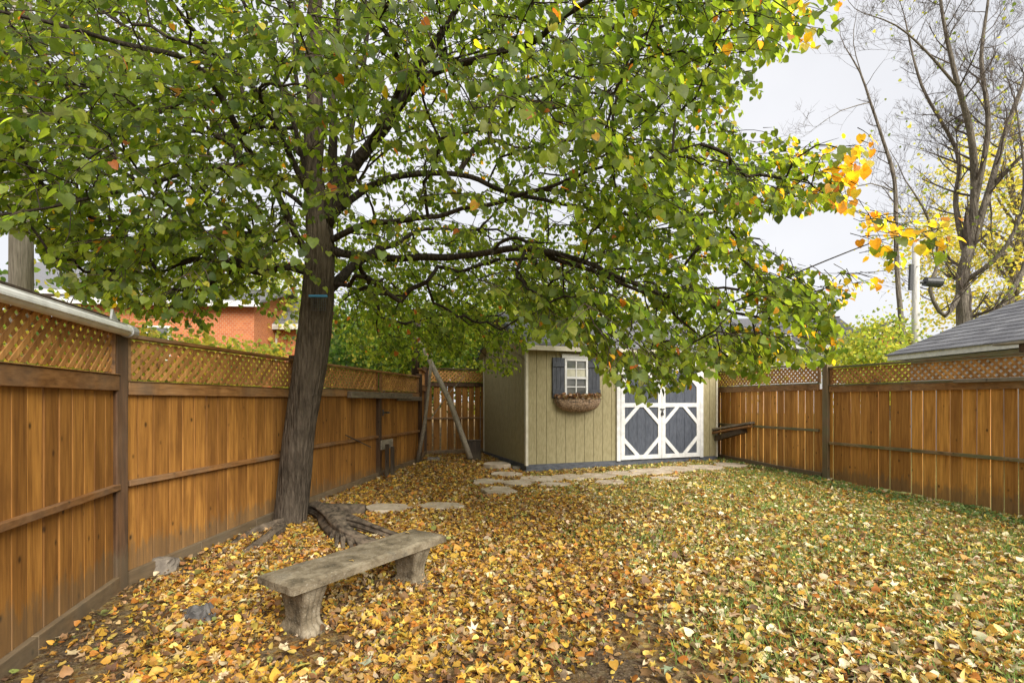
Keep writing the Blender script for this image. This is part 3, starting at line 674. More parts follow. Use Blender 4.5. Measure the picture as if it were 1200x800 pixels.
def fill(n, poly, Y0, Y1, ls=1.0, yellow=0, margin=18):
    xs = [p[0] for p in poly]; ys = [p[1] for p in poly]; k = 0
    while k < n:
        x = random.uniform(min(xs), max(xs)); y = random.uniform(min(ys), max(ys))
        if inside(poly, x, y) and inside(OUT, x, y+margin) and inside(OUT, x, y):
            Y = random.uniform(Y0, Y1); targets.append((W(x, y, Y), ls, yellow)); k += 1
fill(80, [(250,-60),(985,-60),(980,30),(880,50),(860,90),(780,150),(700,190),(600,130),(500,60),(330,30)], 2.9, 3.8, 1)
fill(45, [(-150,-80),(300,-80),(200,60),(140,200),(60,290),(-100,300)], 2.9, 4.0)
fill(440, [(-120,-120),(990,-120),(860,100),(870,200),(800,280),(640,240),(400,230),(240,330),(60,320),(-100,300)], 3.6, 5.2)
fill(220, [(640,200),(1000,160),(1020,330),(990,400),(900,440),(760,460),(650,400),(560,330)], 3.9, 5.3)
fill(45, [(600,330),(1000,310),(1000,400),(900,430),(760,455),(650,400)], 3.6, 4.7)
fill(190, [(-100,40),(360,40),(340,360),(240,390),(150,360),(0,330)], 3.8, 5.6)
fill(1250, [(-150,-200),(990,-200),(870,80),(880,200),(1000,200),(1000,340),(900,400),(640,420),(560,400),(380,390),(300,340),(100,330),(-100,300)], 5.4, 8.2)
fill(75, [(60,255),(330,255),(330,370),(240,390),(150,365),(60,325)], 4.6, 7.2)
fill(300, [(385,250),(700,250),(700,400),(640,430),(560,430),(430,420),(390,380)], 7.0, 9.6)
fill(12, [(930,165),(1045,140),(1015,215),(940,225)], 3.8, 4.3, 1.25, 1, 2)
fill(9, [(960,262),(1060,256),(1130,250),(1130,280),(1040,300),(970,300)], 3.7, 4.2, 1.25, 1, 2)
# crown above the frame and behind the viewer's shoulder (real tree continues upward)
for _ in range(190):
    a_ = random.uniform(0, 2*pi); r_ = 4.6*math.sqrt(random.random()); z = random.uniform(5.6, 10.5)
    r_ *= max(.25, 1-((z-6)/5.2)**2*.8)
    p = Vector((-2.3+r_*cos(a_), 5.6+r_*sin(a_)*.95, z))
    if p.y > .6 and (HY-(p.z-CAMZ)/p.y*F) > -60 and (HY-(p.z-CAMZ)/p.y*F) < 470 and not ok(p): continue
    targets.append((p, 1.0, 0))
ctr = Vector((-2.4, 5.68, 3.5))
targets.sort(key=lambda t: (t[0]-ctr).length)
sprays = []
for T, ls, yl in targets:
    Tn = np.array(T); d2 = np.linalg.norm(S.p[:S.n]-Tn, axis=1) + .22*S.path[:S.n]
    # avoid attaching to the bare lower trunk
    d2 = d2 + np.where(S.p[:S.n,2] < 2.6, 3, 0)*(np.array(S.lim[:S.n]) == 1)
    # prefer nodes closer to the trunk than the target
    i = int(np.argmin(d2)); A = Vector(S.p[i]); L = (T-A).length
    if L < .12: sprays.append((i, T, ls, yl)); continue
    mid_ = A.lerp(T, .45) + Vector((0,0,.12*L)) + Vector((random.uniform(-1,1), random.uniform(-1,1), random.uniform(-.6,.6)))*.12*L
    n = max(2, int(L/.14)); par = i
    for k in range(1, n+1):
        t = k/n; p = A*(1-t)**2+mid_*2*t*(1-t)+T*t*t
        p = p+Vector((noise.noise(p*3.1), noise.noise(p*3.1+Vector((5,5,5))), noise.noise(p*3.1+Vector((1,8,3)))))*.05
        par = S.add(p, par)
    sprays.append((par, Vector(S.p[par]), ls, yl))
lp, ld, ln, lsz, ltag = [], [], [], [], []
tw = MB(); alive = [i < nH for i in range(S.n)]
for node, T, ls, yl in sprays:
    nk = len(lp)
    pr = S.par[node]; dr = (T-Vector(S.p[pr])).normalized() if pr >= 0 else Vector((1,0,0))
    outd = (T-ctr); outd.z *= .15; outd.normalize()
    main = (dr*.6+outd*.7+Vector((random.uniform(-.5,.5), random.uniform(-.5,.5), random.uniform(-.45,.15)))).normalized()
    Lm = random.uniform(.4,.75)
    subs = [(T, main, Lm)]
    for q in range(random.randint(2,4)):
        t = random.uniform(.1,.8); sd_ = main.cross(Vector((0,0,1))).normalized()*random.choice((-1,1))
        subs.append((T+main*Lm*t, (main*.6+sd_*.8+Vector((0,0,random.uniform(-.4,.1)))).normalized(), random.uniform(.22,.42)))
    for st, dd, LL in subs:
        pts = [st]; cur = st.copy(); dv = dd.copy(); n = max(3, int(LL/.075)); kept = 0; lastk = 0
        side = dv.cross(Vector((0,0,1))).normalized()
        for k in range(n):
            dv = (dv+Vector((random.uniform(-.12,.12), random.uniform(-.12,.12), -.09))).normalized()
            cur = cur+dv*(LL/n)
            if not ok(cur, 8): break
            pts.append(cur.copy())
            for s2 in ((1,-1) if k == n-1 or random.random() < .35 else ((1,) if k % 2 else (-1,))):
                ax = (side*s2*random.uniform(.5,1)+dv*.45+Vector((random.uniform(-.3,.3), random.uniform(-.3,.3), random.uniform(-1.25,-.2)))).normalized()
                p0 = cur+ax*.03*ls
                if p0.y > 1 and CX+p0.x/p0.y*F > 988 and random.random() < .45: continue
                if ok(p0+ax*.05, 5):
                    lp.append(p0); ld.append(ax); ln.append(Vector((random.gauss(0,.45)+outd.x*.4, random.gauss(0,.45)+outd.y*.4, 1.0+random.gauss(0,.3)))); lsz.append(ls*random.choice((.042,.05,.058,.066,.076))*random.uniform(.85,1.1)); kept += 1; lastk = k+1
        if kept: tw.tube(pts[:lastk+1], list(np.linspace(.004,.0014,lastk+1)), 3, (0,0,0), caps=False)
        elif st is subs[0][0]: break
    if len(lp)-nk >= 4:
        q = node
        while q >= 0 and not alive[q]: alive[q] = True; q = S.par[q]
    else:
        del lp[nk:], ld[nk:], ln[nk:], lsz[nk:]
# pipe model radii
kids = [0]*S.n; acc = np.zeros(S.n)
for node, *_ in sprays: acc[node] += .0033**2.3
rad = np.zeros(S.n)
ch = [[] for _ in range(S.n)]
for i in range(S.n):
    if S.par[i] >= 0: ch[S.par[i]].append(i)
for i in range(S.n-1, -1, -1):
    if acc[i] == 0 and not ch[i]: acc[i] = .003**2.3
    rad[i] = acc[i]**(1/2.3)
    if S.par[i] >= 0: acc[S.par[i]] += acc[i]
tree = empty('linden_tree', W(340,612,TB), 'large green linden tree with a leaning dark trunk beside the left fence', 'tree')
# trunk and hand limbs
def flare(pts, rad_, n=90):
    m = MB(); vs_ = []; 
    for i, (p, r) in enumerate(zip(pts, rad_)):
        for k in range(n):
            th = 2*pi*k/n; h = p.z-pts[0].z
            fl = 1+.1*math.exp(-h/.1)*(.5+.6*cos(th*5+1))+.05*noise.noise(Vector((cos(th)*2.2, sin(th)*2.2, h*1.1)))+.05*noise.noise(Vector((cos(th)*9, sin(th)*9, h*2.2)))+.03*noise.noise(Vector((cos(th)*22, sin(th)*22, h*5)))
            vs_.append((p.x+r*fl*cos(th), p.y+r*fl*sin(th), p.z))
    fs_ = [(i*n+k, i*n+(k+1)%n, (i+1)*n+(k+1)%n, (i+1)*n+k) for i in range(len(pts)-1) for k in range(n)]
    m.raw(vs_, fs_+[tuple(range((len(pts)-1)*n, len(pts)*n))]); return m
tp, tr_ = smooth_pts(W4(trunkP), [q*.86 for q in trunkR], .035)
flare(tp, tr_).build('trunk', M['bark'], tree, smooth=True)
byl = {}
for i in range(nH): byl.setdefault(S.lim[i], []).append(i)
for l, ids in byl.items():
    if l == 1: continue
    pts = [Vector(S.p[i]) for i in ids]; rr = [max(S.mr[i], min(rad[i], S.mr[i]*1.05)) for i in ids]
    m = MB(); m.tube(pts, rr, 12, wob=.25); m.build('limb', M['bark'] if l == 2 else M['limb'], tree, smooth=True)
br = MB()
for i in range(nH, S.n):
    p = S.par[i]
    if i+1 < S.n and S.par[i] != i-1 or i == nH:       # start of a chain
        chain = [p, i]; j = i
        while j+1 < S.n and S.par[j+1] == j: j += 1; chain.append(j)
        chain = [c for c in chain if alive[c]]
        if len(chain) < 3 or not alive[i]: continue
        pp = [Vector(S.p[c]) for c in chain]; rr = [rad[chain[1]]]+[rad[c] for c in chain[1:]]
        # drop stretches outside the crown outline
        if all(ok(q) and (q.y < .6 or CX+q.x/q.y*F < 985) for q in pp[1:]): br.tube(pp, rr, 6, caps=False)
        else:
            good = [0]
            for q in range(1, len(pp)):
                if ok(pp[q]) and CX+pp[q].x/pp[q].y*F < 980: good.append(q)
                else: break
            if len(good) > 2: br.tube([pp[q] for q in good], [rr[q] for q in good], 6, caps=False)
br.build('branches', M['limb'], tree, smooth=True)
tw.build('twigs', M['twig'], tree)
n = len(lp); LPn = np.array([tuple(p) for p in lp]); LD = np.array([tuple(p) for p in ld]); LN = np.array([tuple(p) for p in ln]); LS = np.array(lsz)
cols = pick(n, [((.105,.155,.022),4),((.14,.19,.028),4),((.2,.25,.04),3),((.062,.1,.022),2.8)])
pxx = CX+LPn[:,0]/np.maximum(LPn[:,1],.3)*F; pyy = HY-(LPn[:,2]-CAMZ)/np.maximum(LPn[:,1],.3)*F
out_dist = np.clip((LPn[:,0]-1.6)/2.2, 0, 1)          # outer right boughs have turned
yel = pick(n, [((.62,.38,.03),4),((.5,.24,.03),2),((.45,.4,.06),2)])
pr_ = .012+.10*out_dist+.65*((pxx > 985) & (LPn[:,1] > 1))*1.0 + .22*((pxx > 925) & (pyy < 260))
sel = RNG.random(n) < pr_; cols[sel] = yel[sel]
sel2 = RNG.random(n) < .006; cols[sel2] = (.38,.12,.03)
inst_mesh('foliage', LEAFV, LEAFF, LPn, frames(LD, LN), LS, cols, M['leaf'], tree)
print('LEAVES', n, 'NODES', S.n)
# surface roots
def root(pts, rad_, name='root'):
    P, R_ = smooth_pts(pts, rad_, .05); m = MB(); m.tube(P, R_, 32, wob=.6, fr=.55); return m.build(name, M['rootbark'], tree, smooth=True)
def G(px, py, dz=0):
    Y = 1.516/((py-HY)/F+.022); x = (px-CX)/F*Y; return Vector((x, Y, gz(x, Y)+dz))
root([G(352,603,.03), G(370,606,.09), G(385,618,.12), G(400,634,.08), G(425,640,.05), G(460,640,.0)], [.05,.08,.09,.08,.055,.03])
root([G(385,618,.12), G(410,622,.1), G(440,628,.07), G(470,634,.02)], [.07,.06,.045,.025])
for q in ((392,645),(402,650),(415,652),(428,650),(382,640)): root([G(396,628,.1), G((396+q[0])/2+2, (632+q[1])/2-2,.07), G(q[0],q[1],.0)], [.04,.026,.012])
root([G(330,622,.04), G(318,632,.04), G(300,645,.02), G(280,655,.0)], [.06,.05,.04,.03])
root([G(332,618,.05), G(300,625,.03), G(275,640,.0), G(255,652,.0)], [.06,.045,.035,.02])
def rocky(name, c, sx, sy, sz, mat, label, cat, group=None, seed=0, rot=0):
    m = MB(c, (cos(rot), sin(rot), 0)); vs_ = []; nu, nv = 16, 9
    for j in range(nv+1):
        ph = -pi/2+pi*j/nv
        for i in range(nu):
            th = 2*pi*i/nu; q = Vector((cos(ph)*cos(th), cos(ph)*sin(th), sin(ph)))
            r = 1+.35*noise.noise(q*1.5+Vector((seed*7.1,0,0)))+.12*noise.noise(q*4+Vector((seed,3,0)))
            q = Vector([math.copysign(abs(t)**.75, t) for t in q])*r; vs_.append((q.x*sx, q.y*sy, q.z*sz))
    m.raw(vs_, [(j*nu+i, j*nu+(i+1)%nu, (j+1)*nu+(i+1)%nu, (j+1)*nu+i) for j in range(nv) for i in range(nu)])
    o = m.build(name, mat, smooth=False, origin=c); tag(o, label, cat, group); return o
# log
m = MB(); a_, b_ = G(382,604,.07), G(428,603,.07); m.tube([a_, a_.lerp(b_,.33), a_.lerp(b_,.66), b_], [.07,.075,.07,.065], 14, wob=.3)
tag(m.build('log', M['rootbark'], smooth=True), 'short bark covered log lying beside the tree roots', 'log')
# blue tag on trunk with dark mesh box
r = empty('trunk_plate', W(373,350,TB-.22), 'blue topped wire plate fixed to the tree trunk', 'plate')
c = W(373,347,TB-.225); m = MB(); m.box((c.x-.1,c.y-.02,c.z-.012),(c.x+.1,c.y+.01,c.z+.012)); m.build('blue_strip', M['bluetag'], r, bevel=.003)
m = MB()
for i in range(8): m.bar((c.x-.08+i*.0229,c.y,c.z-.16),(c.x-.08+i*.0229,c.y,c.z-.015), .004, .004, up=(1,0,0))
for i in range(5): m.bar((c.x-.08,c.y+.004,c.z-.155+i*.033),(c.x+.08,c.y+.004,c.z-.155+i*.033), .004, .004)
m.build('mesh_guard', M['metal'], r)

# ------------------------------------------------------------------ bench
def bench():
    a = math.atan2(1.13,.74); c = Vector((-1.06, 3.55, 0)); zg = gz(c.x, c.y)
    root = empty('stone_bench', (c.x,c.y,zg), 'weathered grey concrete bench with scrolled legs standing in the fallen leaves', 'bench')
    ex = Vector((cos(a), sin(a), 0)); mk = lambda: MB(c, ex)
    # slab: worn rounded edges
    L, Wd, z0, z1 = 1.36, .38, .315, .372; m = mk(); nu, nv = 46, 14; vs_ = []
    def edge(u, v):
        j = .012*noise.noise(Vector((u*5, v*5, 1)))+.006*noise.noise(Vector((u*16, v*16, 3))); return j
    for top in (1, 0):
        for i in range(nu+1):
            for j in range(nv+1):
                u = -L/2+L*i/nu; v = -Wd/2+Wd*j/nv
                du, dv = L/2-abs(u), Wd/2-abs(v); e = min(du, dv)
                z = (z1-.012*max(0,1-e/.02)+.005*noise.noise(Vector((u*6,v*6,0)))+.002*noise.noise(Vector((u*25,v*25,0)))) if top else z0
                if dv < 1e-6: v += math.copysign(edge(u, v), v)
                if du < 1e-6: u += edge(u, v)
                if du < 1e-6 and dv < 1e-6: u *= .994; v *= .985
                vs_.append((u, v, z))
    n1 = (nu+1)*(nv+1); I = lambda t,i,j: (0 if t else n1)+i*(nv+1)+j
    fs_ = [(I(1,i,j),I(1,i+1,j),I(1,i+1,j+1),I(1,i,j+1)) for i in range(nu) for j in range(nv)]+[(I(0,i,j+1),I(0,i+1,j+1),I(0,i+1,j),I(0,i,j)) for i in range(nu) for j in range(nv)]
    for i in range(nu): fs_ += [(I(1,i+1,0),I(1,i,0),I(0,i,0),I(0,i+1,0)), (I(1,i,nv),I(1,i+1,nv),I(0,i+1,nv),I(0,i,nv))]
    for j in range(nv): fs_ += [(I(1,0,j),I(1,0,j+1),I(0,0,j+1),I(0,0,j)), (I(1,nu,j+1),I(1,nu,j),I(0,nu,j),I(0,nu,j+1))]
    m.raw(vs_, fs_); m.build('seat', M['concrete'], root)
    # scrolled pedestal legs: S profile front edge, fluted outer face
    for s, u0 in ((-1,-.49),(1,.46)):
        m = mk(); nz = 30; nf = 33; vs_ = []
        for k in range(nz+1):
            t = k/nz; z = zg-.03+(z0-zg+.029)*t
            half = float(np.interp(t, [0,.08,.16,.22,.32,.5,.7,.86,.95,1], [.15,.158,.15,.118,.1,.108,.132,.15,.158,.158]))
            hu = float(np.interp(t, [0,.12,.25,.6,1], [.082,.085,.066,.07,.088]))
            amp = .011 if .05 < t < .95 else .004
            for sg in (-1, 1):
                for q in range(nf):
                    uu = -1+2*q/(nf-1); uu *= -sg
                    gr = abs(sin(uu*pi*2.0))**.6
                    rnd = 1-.12*abs(uu)**6
                    vs_.append((u0+uu*hu+.003*noise.noise(Vector((z*20,uu*3,sg))), sg*(half*rnd-amp*(1-gr))+.004*noise.noise(Vector((uu*4,z*14,sg+u0))), z))
        n = 2*nf
        fs_ = [(k*n+i, (k+1)*n+i, (k+1)*n+(i+1)%n, k*n+(i+1)%n) for k in range(nz) for i in range(n)]+[tuple(range(nz*n,(nz+1)*n))]
        fs_ = [tuple(reversed(f)) for f in fs_]
        m.raw(vs_, fs_); o = m.build('leg', M['concrete'], root, smooth=False)
bench()

# ------------------------------------------------------------------ flagstones
def flag(px, py, rx, ry, seed, label, h=.05, rot=0):
    c = G(px, py); rx *= 1.15; ry *= 1.5 if seed > 106 else 1.3; random.seed(seed); n = random.randint(6,8); m = MB(c)
    pts = []
    for k in range(n):
        th = 2*pi*k/n+random.uniform(-.25,.25); r = random.uniform(.82,1.12); pts.append((rx*r*cos(th), ry*r*sin(th)))
    pts = [(x*cos(rot)-y*sin(rot), x*sin(rot)+y*cos(rot)) for x, y in pts]
    P2 = []
    for i, p in enumerate(pts):
        q = pts[(i+1)%n]
        for t in (0,.33,.66): P2.append((p[0]+(q[0]-p[0])*t+random.uniform(-.012,.012), p[1]+(q[1]-p[1])*t+random.uniform(-.012,.012)))
    m.prism(P2, 2, -.04, h-.02); o = m.build('flagstone', M['stone'], bevel=.008, origin=c)
    o.rotation_euler = (random.uniform(-.02,.02), random.uniform(-.02,.02), 0)
    tag(o, label, 'flagstone', 'flagstones laid in the leaves')
FL = [(452,597,.3,.2,'nearest flagstone, pale and half buried in leaves right of the tree roots'),
      (517,594,.26,.17,'pinkish flagstone half buried in leaves, second from the tree roots'),
      (585,577,.3,.2,'flagstone at the near end of the path before the shed corner'),
      (572,566,.26,.2,'small flagstone on the outer left edge of the shed path'),
      (607,568,.3,.22,'flagstone in front of the shed corner, inner side of the path bend'),
      (593,557,.3,.22,'flagstone just left of the shed front corner'),
      (583,548,.28,.2,'raised flagstone lying against the shed side wall'),
      (636,563,.36,.24,'flagstone in front of the shed right below the corner trim'),
      (668,561,.33,.22,'flagstone in front of the shed under the window basket'),
      (700,559,.33,.23,'flagstone between the window and the double doors'),
      (731,556,.34,.24,'flagstone in front of the left frame of the shed doors'),
      (762,554,.36,.26,'broad flagstone under the left shed door'),
      (795,551,.36,.26,'broad flagstone under the right shed door'),
      (826,549,.36,.24,'flagstone in front of the right frame of the shed doors'),
      (855,546,.34,.22,'last flagstone by the right shed corner and the fence'),
      (715,567,.24,.13,'narrow outer flagstone edging the lawn below the doors'),
      (650,570,.25,.13,'narrow outer flagstone edging the leaves below the window'),
      (780,562,.28,.13,'outer flagstone edging the grass below the right door')]
for k, (px, py, rx, ry, lb) in enumerate(FL): flag(px, py, rx, ry, 100+k, lb, h=.06 if k != 6 else .12, rot=.35 if k > 6 else random.uniform(0,3))
random.seed(21)
# stones along the fence and shed
RK = [(188,668,.15,.1,.09,'dark stone at the foot of the fence right of the near dark post'),
      (600,541,.14,.1,.1,'grey stone against the shed side wall near its front'),
      (580,535,.12,.09,.09,'small rounded stone by the middle of the shed side wall'),
      (508,540,.14,.1,.07,'grey stone at the foot of the leaning pole'),
      (606,550,.1,.08,.06,'small stone at the shed front left corner')]
for k, (px, py, sx, sy, sz, lb) in enumerate(RK):
    rocky('stone', G(px, py, sz*.3), sx, sy, sz, M['rock'], lb, 'stone', 'loose stones', k, k)
# crumpled cloth
m = MB(); c = G(238,724,.01); nu = 30; vs_ = []
for i in range(nu+1):
    for j in range(nu+1):
        a_ = (i/nu-.5)*2; b_ = (j/nu-.5)*2; k_ = max(abs(a_),abs(b_))/max(1e-6, math.hypot(a_,b_)) if (a_ or b_) else 1
        q = Vector((a_*k_, b_*k_, 0)); rr_ = 1+.55*noise.noise(q.normalized()*1.6 if q.length else q)
        u = q.x*.15*rr_; v = q.y*.085*rr_-q.x*.05
        vs_.append((c.x+u, c.y+v, c.z+.01+.075*(1-q.length**2)*(.5+noise.noise(Vector((u*22,v*22,0))))+.03*abs(noise.noise(Vector((u*40,v*40,4))))))
m.raw(vs_, [(i*(nu+1)+j,(i+1)*(nu+1)+j,(i+1)*(nu+1)+j+1,i*(nu+1)+j+1) for i in range(nu) for j in range(nu)])
tag(m.build('crumpled_cloth', M['cloth'], smooth=True), 'crumpled grey rag lying in the leaves left of the bench', 'rag')
# corner poles
m = MB(); m.tube([W(551,537,10.0), W(527,470,10.2), W(500,415,10.6), W(490,395,10.8)], [.06,.055,.05,.045], 10, wob=.2)
tag(m.build('leaning_pole', M['oldwood'], smooth=True), 'thick grey pole leaning diagonally in the back left corner', 'pole')
m = MB(); m.tube([W(489,541,10.1), W(497,500,10.1), W(503,450,10.15), W(506,410,10.2)], [.045,.04,.032,.022], 8, wob=.2)
tag(m.build('upright_branch', M['oldwood'], smooth=True), 'slim cut branch standing upright beside the corner post', 'branch')
m = MB(); m.tube([W(505,490,9.8), W(525,462,9.9), W(545,440,10)], [.012,.01,.006], 5)
tag(m.build('dead_twig', M['oldwood']), 'thin bare twig crossing in front of the leaning pole', 'twig')
m = MB(); m.tube([W(487,440,11), W(487,400,11), W(489,375,11)], [.09,.085,.07], 10, wob=.2)
tag(m.build('dark_stub', M['darkwood'], smooth=True), 'dark tall post end rising over the back left fence corner', 'post')
p = W(555,528,10.6); m = MB((p.x,p.y,gz(p.x,p.y)), (cos(.3),sin(.3),0)); m.box((-.14,-.1,0),(.14,.1,.42)); m.box((-.15,-.11,.423),(.15,.11,.45)); tag(m.build('wooden_box', M['darkwood'], bevel=.01), 'dark wooden box standing in the gap left of the shed', 'box')
# lumber rest at right of shed
r = empty('lumber_stack', W(862,502,10.4), 'old planks stacked sideways between the right shed corner and the fence', 'planks')
for k, (x0,y0,x1,y1,Y0,Y1,mt) in enumerate(((836,503,882,495,10.75,9.9,'oldwood'),(836,507,880,499,10.75,9.9,'rail'),(838,514,872,504,10.8,10.1,'darkwood'))):
    m = MB(); m.bar(W(x0,y0,Y0), W(x1,y1,Y1), .16, .04 if k < 2 else .1); m.build('plank', M[mt], r, bevel=.004)
m = MB(); a_ = W(838,540,10.9); m.raw([tuple(a_+Vector(q)) for q in ((0,.1,.0),(.45,.0,0),(.38,.1,.22),(.12,.2,.62),(0,.2,.62),(0,.16,0),(.45,.06,0),(.38,.16,.22),(.12,.26,.62),(0,.26,.62))], [(0,1,2,3,4),(9,8,7,6,5),(0,5,6,1),(1,6,7,2),(2,7,8,3),(3,8,9,4),(4,9,5,0)])
tag(m.build('stone_slab', M['rock'], bevel=.01), 'broken grey slab leaning beside the right shed corner', 'slab')

# ------------------------------------------------------------------ fallen leaves
def yardx(y):
    l = np.where(y < 3.8, np.interp(y, [-1.1,3.8], [-1.62,-3.03]), np.interp(y, [3.8,6.2,10.4,11.5], [-3.03,-2.72,-1.95,-2.05]))
    r = np.interp(y, [.65,8.39,13.1], [7.6,5.33,3.95]); return l+.05, r-.05
def in_shed(x, y):
    u = (x-SO.x)*SEX.x+(y-SO.y)*SEX.y; v = (x-SO.x)*SEY.x+(y-SO.y)*SEY.y; return (u > -.06) & (u < 4.5) & (v > -.1) & (v < 2.85)
def nz(x, y, s, o=0): return np.array([noise.noise(Vector((a*s, b*s, o))) for a, b in zip(x, y)])
def scatter(n, dens):
    y = RNG.uniform(1.6, 11.6, n); x = RNG.uniform(-3.1, 7.0, n); l, r = yardx(y)
    k = (x > l) & (x < r) & ~in_shed(x, y) & (x > -1.1*y-.2) & (x < 1.1*y+.2); x, y = x[k], y[k]
    d = dens(x, y); k = RNG.random(len(x)) < d; return x[k], y[k]
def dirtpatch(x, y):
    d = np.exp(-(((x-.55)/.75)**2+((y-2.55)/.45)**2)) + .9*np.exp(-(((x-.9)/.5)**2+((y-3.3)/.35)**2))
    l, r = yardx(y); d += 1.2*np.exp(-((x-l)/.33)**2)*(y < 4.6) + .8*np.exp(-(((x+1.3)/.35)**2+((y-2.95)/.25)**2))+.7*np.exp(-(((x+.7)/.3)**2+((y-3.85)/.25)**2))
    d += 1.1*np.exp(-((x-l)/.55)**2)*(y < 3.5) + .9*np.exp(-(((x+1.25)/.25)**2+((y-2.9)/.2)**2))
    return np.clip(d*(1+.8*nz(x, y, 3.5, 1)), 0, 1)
def flagcover(x, y):
    c = np.zeros(len(x))
    for px, py, rx, ry, lb in FL:
        q = G(px, py); c = np.maximum(c, (((x-q.x)/rx)**2+((y-q.y)/(ry*1.25))**2 < 1.0)*.93)
    return c
def grassf(x, y): return np.clip((x-.2)/4.2+.55*nz(x, y, .9, 3)+.35*nz(x, y, 2.7, 5)+.12, 0, 1)
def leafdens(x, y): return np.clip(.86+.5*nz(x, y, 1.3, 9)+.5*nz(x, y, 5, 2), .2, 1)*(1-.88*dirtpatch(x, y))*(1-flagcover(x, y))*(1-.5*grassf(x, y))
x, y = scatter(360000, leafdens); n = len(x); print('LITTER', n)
z = np.array([gz(a, b) for a, b in zip(x, y)])+RNG.uniform(.006,.035,n)
d = RNG.normal(size=(n,3)); d[:,2] *= .35; nn = RNG.normal(size=(n,3))*.48+[0,0,1]
sz = RNG.choice([.023,.032,.044,.06], n, p=[.35,.35,.2,.1])*RNG.uniform(.85,1.15,n)
pal = [((.56,.34,.045),4.6),((.46,.24,.04),3.6),((.42,.16,.025),2.2),((.42,.28,.13),3),((.27,.14,.055),3.4),((.62,.46,.1),2.4),((.62,.5,.3),1.1),((.24,.26,.07),1.2),((.15,.085,.045),2)]
cols = pick(n, pal)
pale = (x > 1.0) & (RNG.random(n) < .3); cols[pale] = pick(int(pale.sum()), [((.74,.64,.4),2),((.72,.56,.18),2)])
mp = RNG.random(n) < .5
Pn = np.stack([x,y,z],1)
grp = RNG.integers(0, 3, n)
for gi, (tva, tvb, la, lb_) in enumerate(((LEAFV, MAPV, 'small yellow and brown fallen leaves lying flat over the yard', 'lobed maple leaves lying flat over the yard'),
        (curl(LEAFV,.8,.1), curl(MAPV,.8,.2), 'small fallen leaves with rolled up edges over the yard', 'maple leaves with rolled up edges over the yard'),
        (curl(LEAFV,-.4,.6), curl(MAPV,-.5,.7), 'small fallen leaves with tips curled up over the yard', 'maple leaves with tips curled up over the yard'))):
    for mk_, tv_, tf_, k_, lbl in ((~mp, tva, LEAFF, 1, la), (mp, tvb, MAPF, 1.25, lb_)):
        q = mk_ & (grp == gi)
        lo = inst_mesh('fallen_leaves', tv_, tf_, Pn[q], frames(d[q], nn[q]), sz[q]*k_, cols[q], M['litter']); tag(lo, lbl, 'fallen leaves', kind='stuff')
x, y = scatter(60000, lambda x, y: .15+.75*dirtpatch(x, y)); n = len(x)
z = np.array([gz(a, b) for a, b in zip(x, y)])+RNG.uniform(.002,.012,n)
dd_ = RNG.normal(size=(n,3)); dd_[:,2] *= .25; n2_ = RNG.normal(size=(n,3))*.5+[0,0,1]
lo = inst_mesh('leaf_crumbs', [(-.35,-.4,0),(.4,-.25,.1),(.25,.5,0),(-.3,.35,.15)], [(0,1,2),(0,2,3)], np.stack([x,y,z],1), frames(dd_, n2_), RNG.uniform(.01,.026,n), pick(n, [((.2,.12,.05),3),((.12,.08,.045),4),((.36,.26,.13),2),((.07,.05,.035),3)]), M['litter']); tag(lo, 'brown crumbs of broken leaves and bark on the bare soil', 'leaf crumbs', kind='stuff')
# bigger leaves in front
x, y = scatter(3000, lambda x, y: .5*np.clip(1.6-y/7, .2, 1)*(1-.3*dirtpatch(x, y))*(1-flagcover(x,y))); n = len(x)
z = np.array([gz(a, b) for a, b in zip(x, y)])+RNG.uniform(.025,.045,n)
d = RNG.normal(size=(n,3)); d[:,2] *= .3; nn = RNG.normal(size=(n,3))*.35+[0,0,1]
lo = inst_mesh('large_fallen_leaves', MAPV, MAPF, np.stack([x,y,z],1), frames(d, nn), RNG.uniform(.05,.1,n), pick(n, [((.66,.46,.09),3),((.7,.58,.36),3),((.55,.27,.04),2),((.3,.33,.2),1),((.52,.4,.22),3)]), M['litter'])
tag(lo, 'large pale and yellow maple leaves lying on top of the litter', 'fallen leaves', kind='stuff')
# leaves caught on the bench and roof are few; grass
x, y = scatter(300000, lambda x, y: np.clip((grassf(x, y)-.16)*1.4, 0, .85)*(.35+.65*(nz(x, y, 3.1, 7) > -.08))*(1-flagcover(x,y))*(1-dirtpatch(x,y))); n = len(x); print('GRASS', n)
z = np.array([gz(a, b) for a, b in zip(x, y)])-.003
d = RNG.normal(size=(n,3))*.55; d[:,2] = 1; nn = RNG.normal(size=(n,3)); nn[:,2] *= .2
BL = [(-.055,0,0),(.055,0,0),(.04,.55,.03),(-.04,.55,.03),(0,1,.14)]; BLF = [(0,1,2,3),(3,2,4)]
lo = inst_mesh('grass', BL, BLF, np.stack([x,y,z],1), frames(d, nn), RNG.uniform(.04,.085,n), pick(n, [((.22,.36,.07),4),((.32,.45,.12),3),((.38,.42,.16),1.2),((.14,.25,.05),2)]), M['grass'])
tag(lo, 'patchy green lawn grass growing between the fallen leaves', 'grass', kind='stuff')
for k in range(5):
    u, v = ((-.5,.08),(-.2,-.11),(.12,.1),(.3,-.02),(.52,.1))[k]; a_ = math.atan2(1.13,.74)
    p = np.array([[-1.06+u*cos(a_)-v*sin(a_), 3.55+u*sin(a_)+v*cos(a_), .384]])
    if k in (1, 4): tag(inst_mesh('fallen_leaf', MAPV, MAPF, p, frames(RNG.normal(size=(1,3))*[1,1,.1], np.array([[.1,0,1.]])), [.05], [(.45,.3,.1)], M['litter']), ('dry tan leaf on the near edge of the bench seat' if k == 1 else 'dry tan leaf on the far end of the bench seat'), 'leaf')
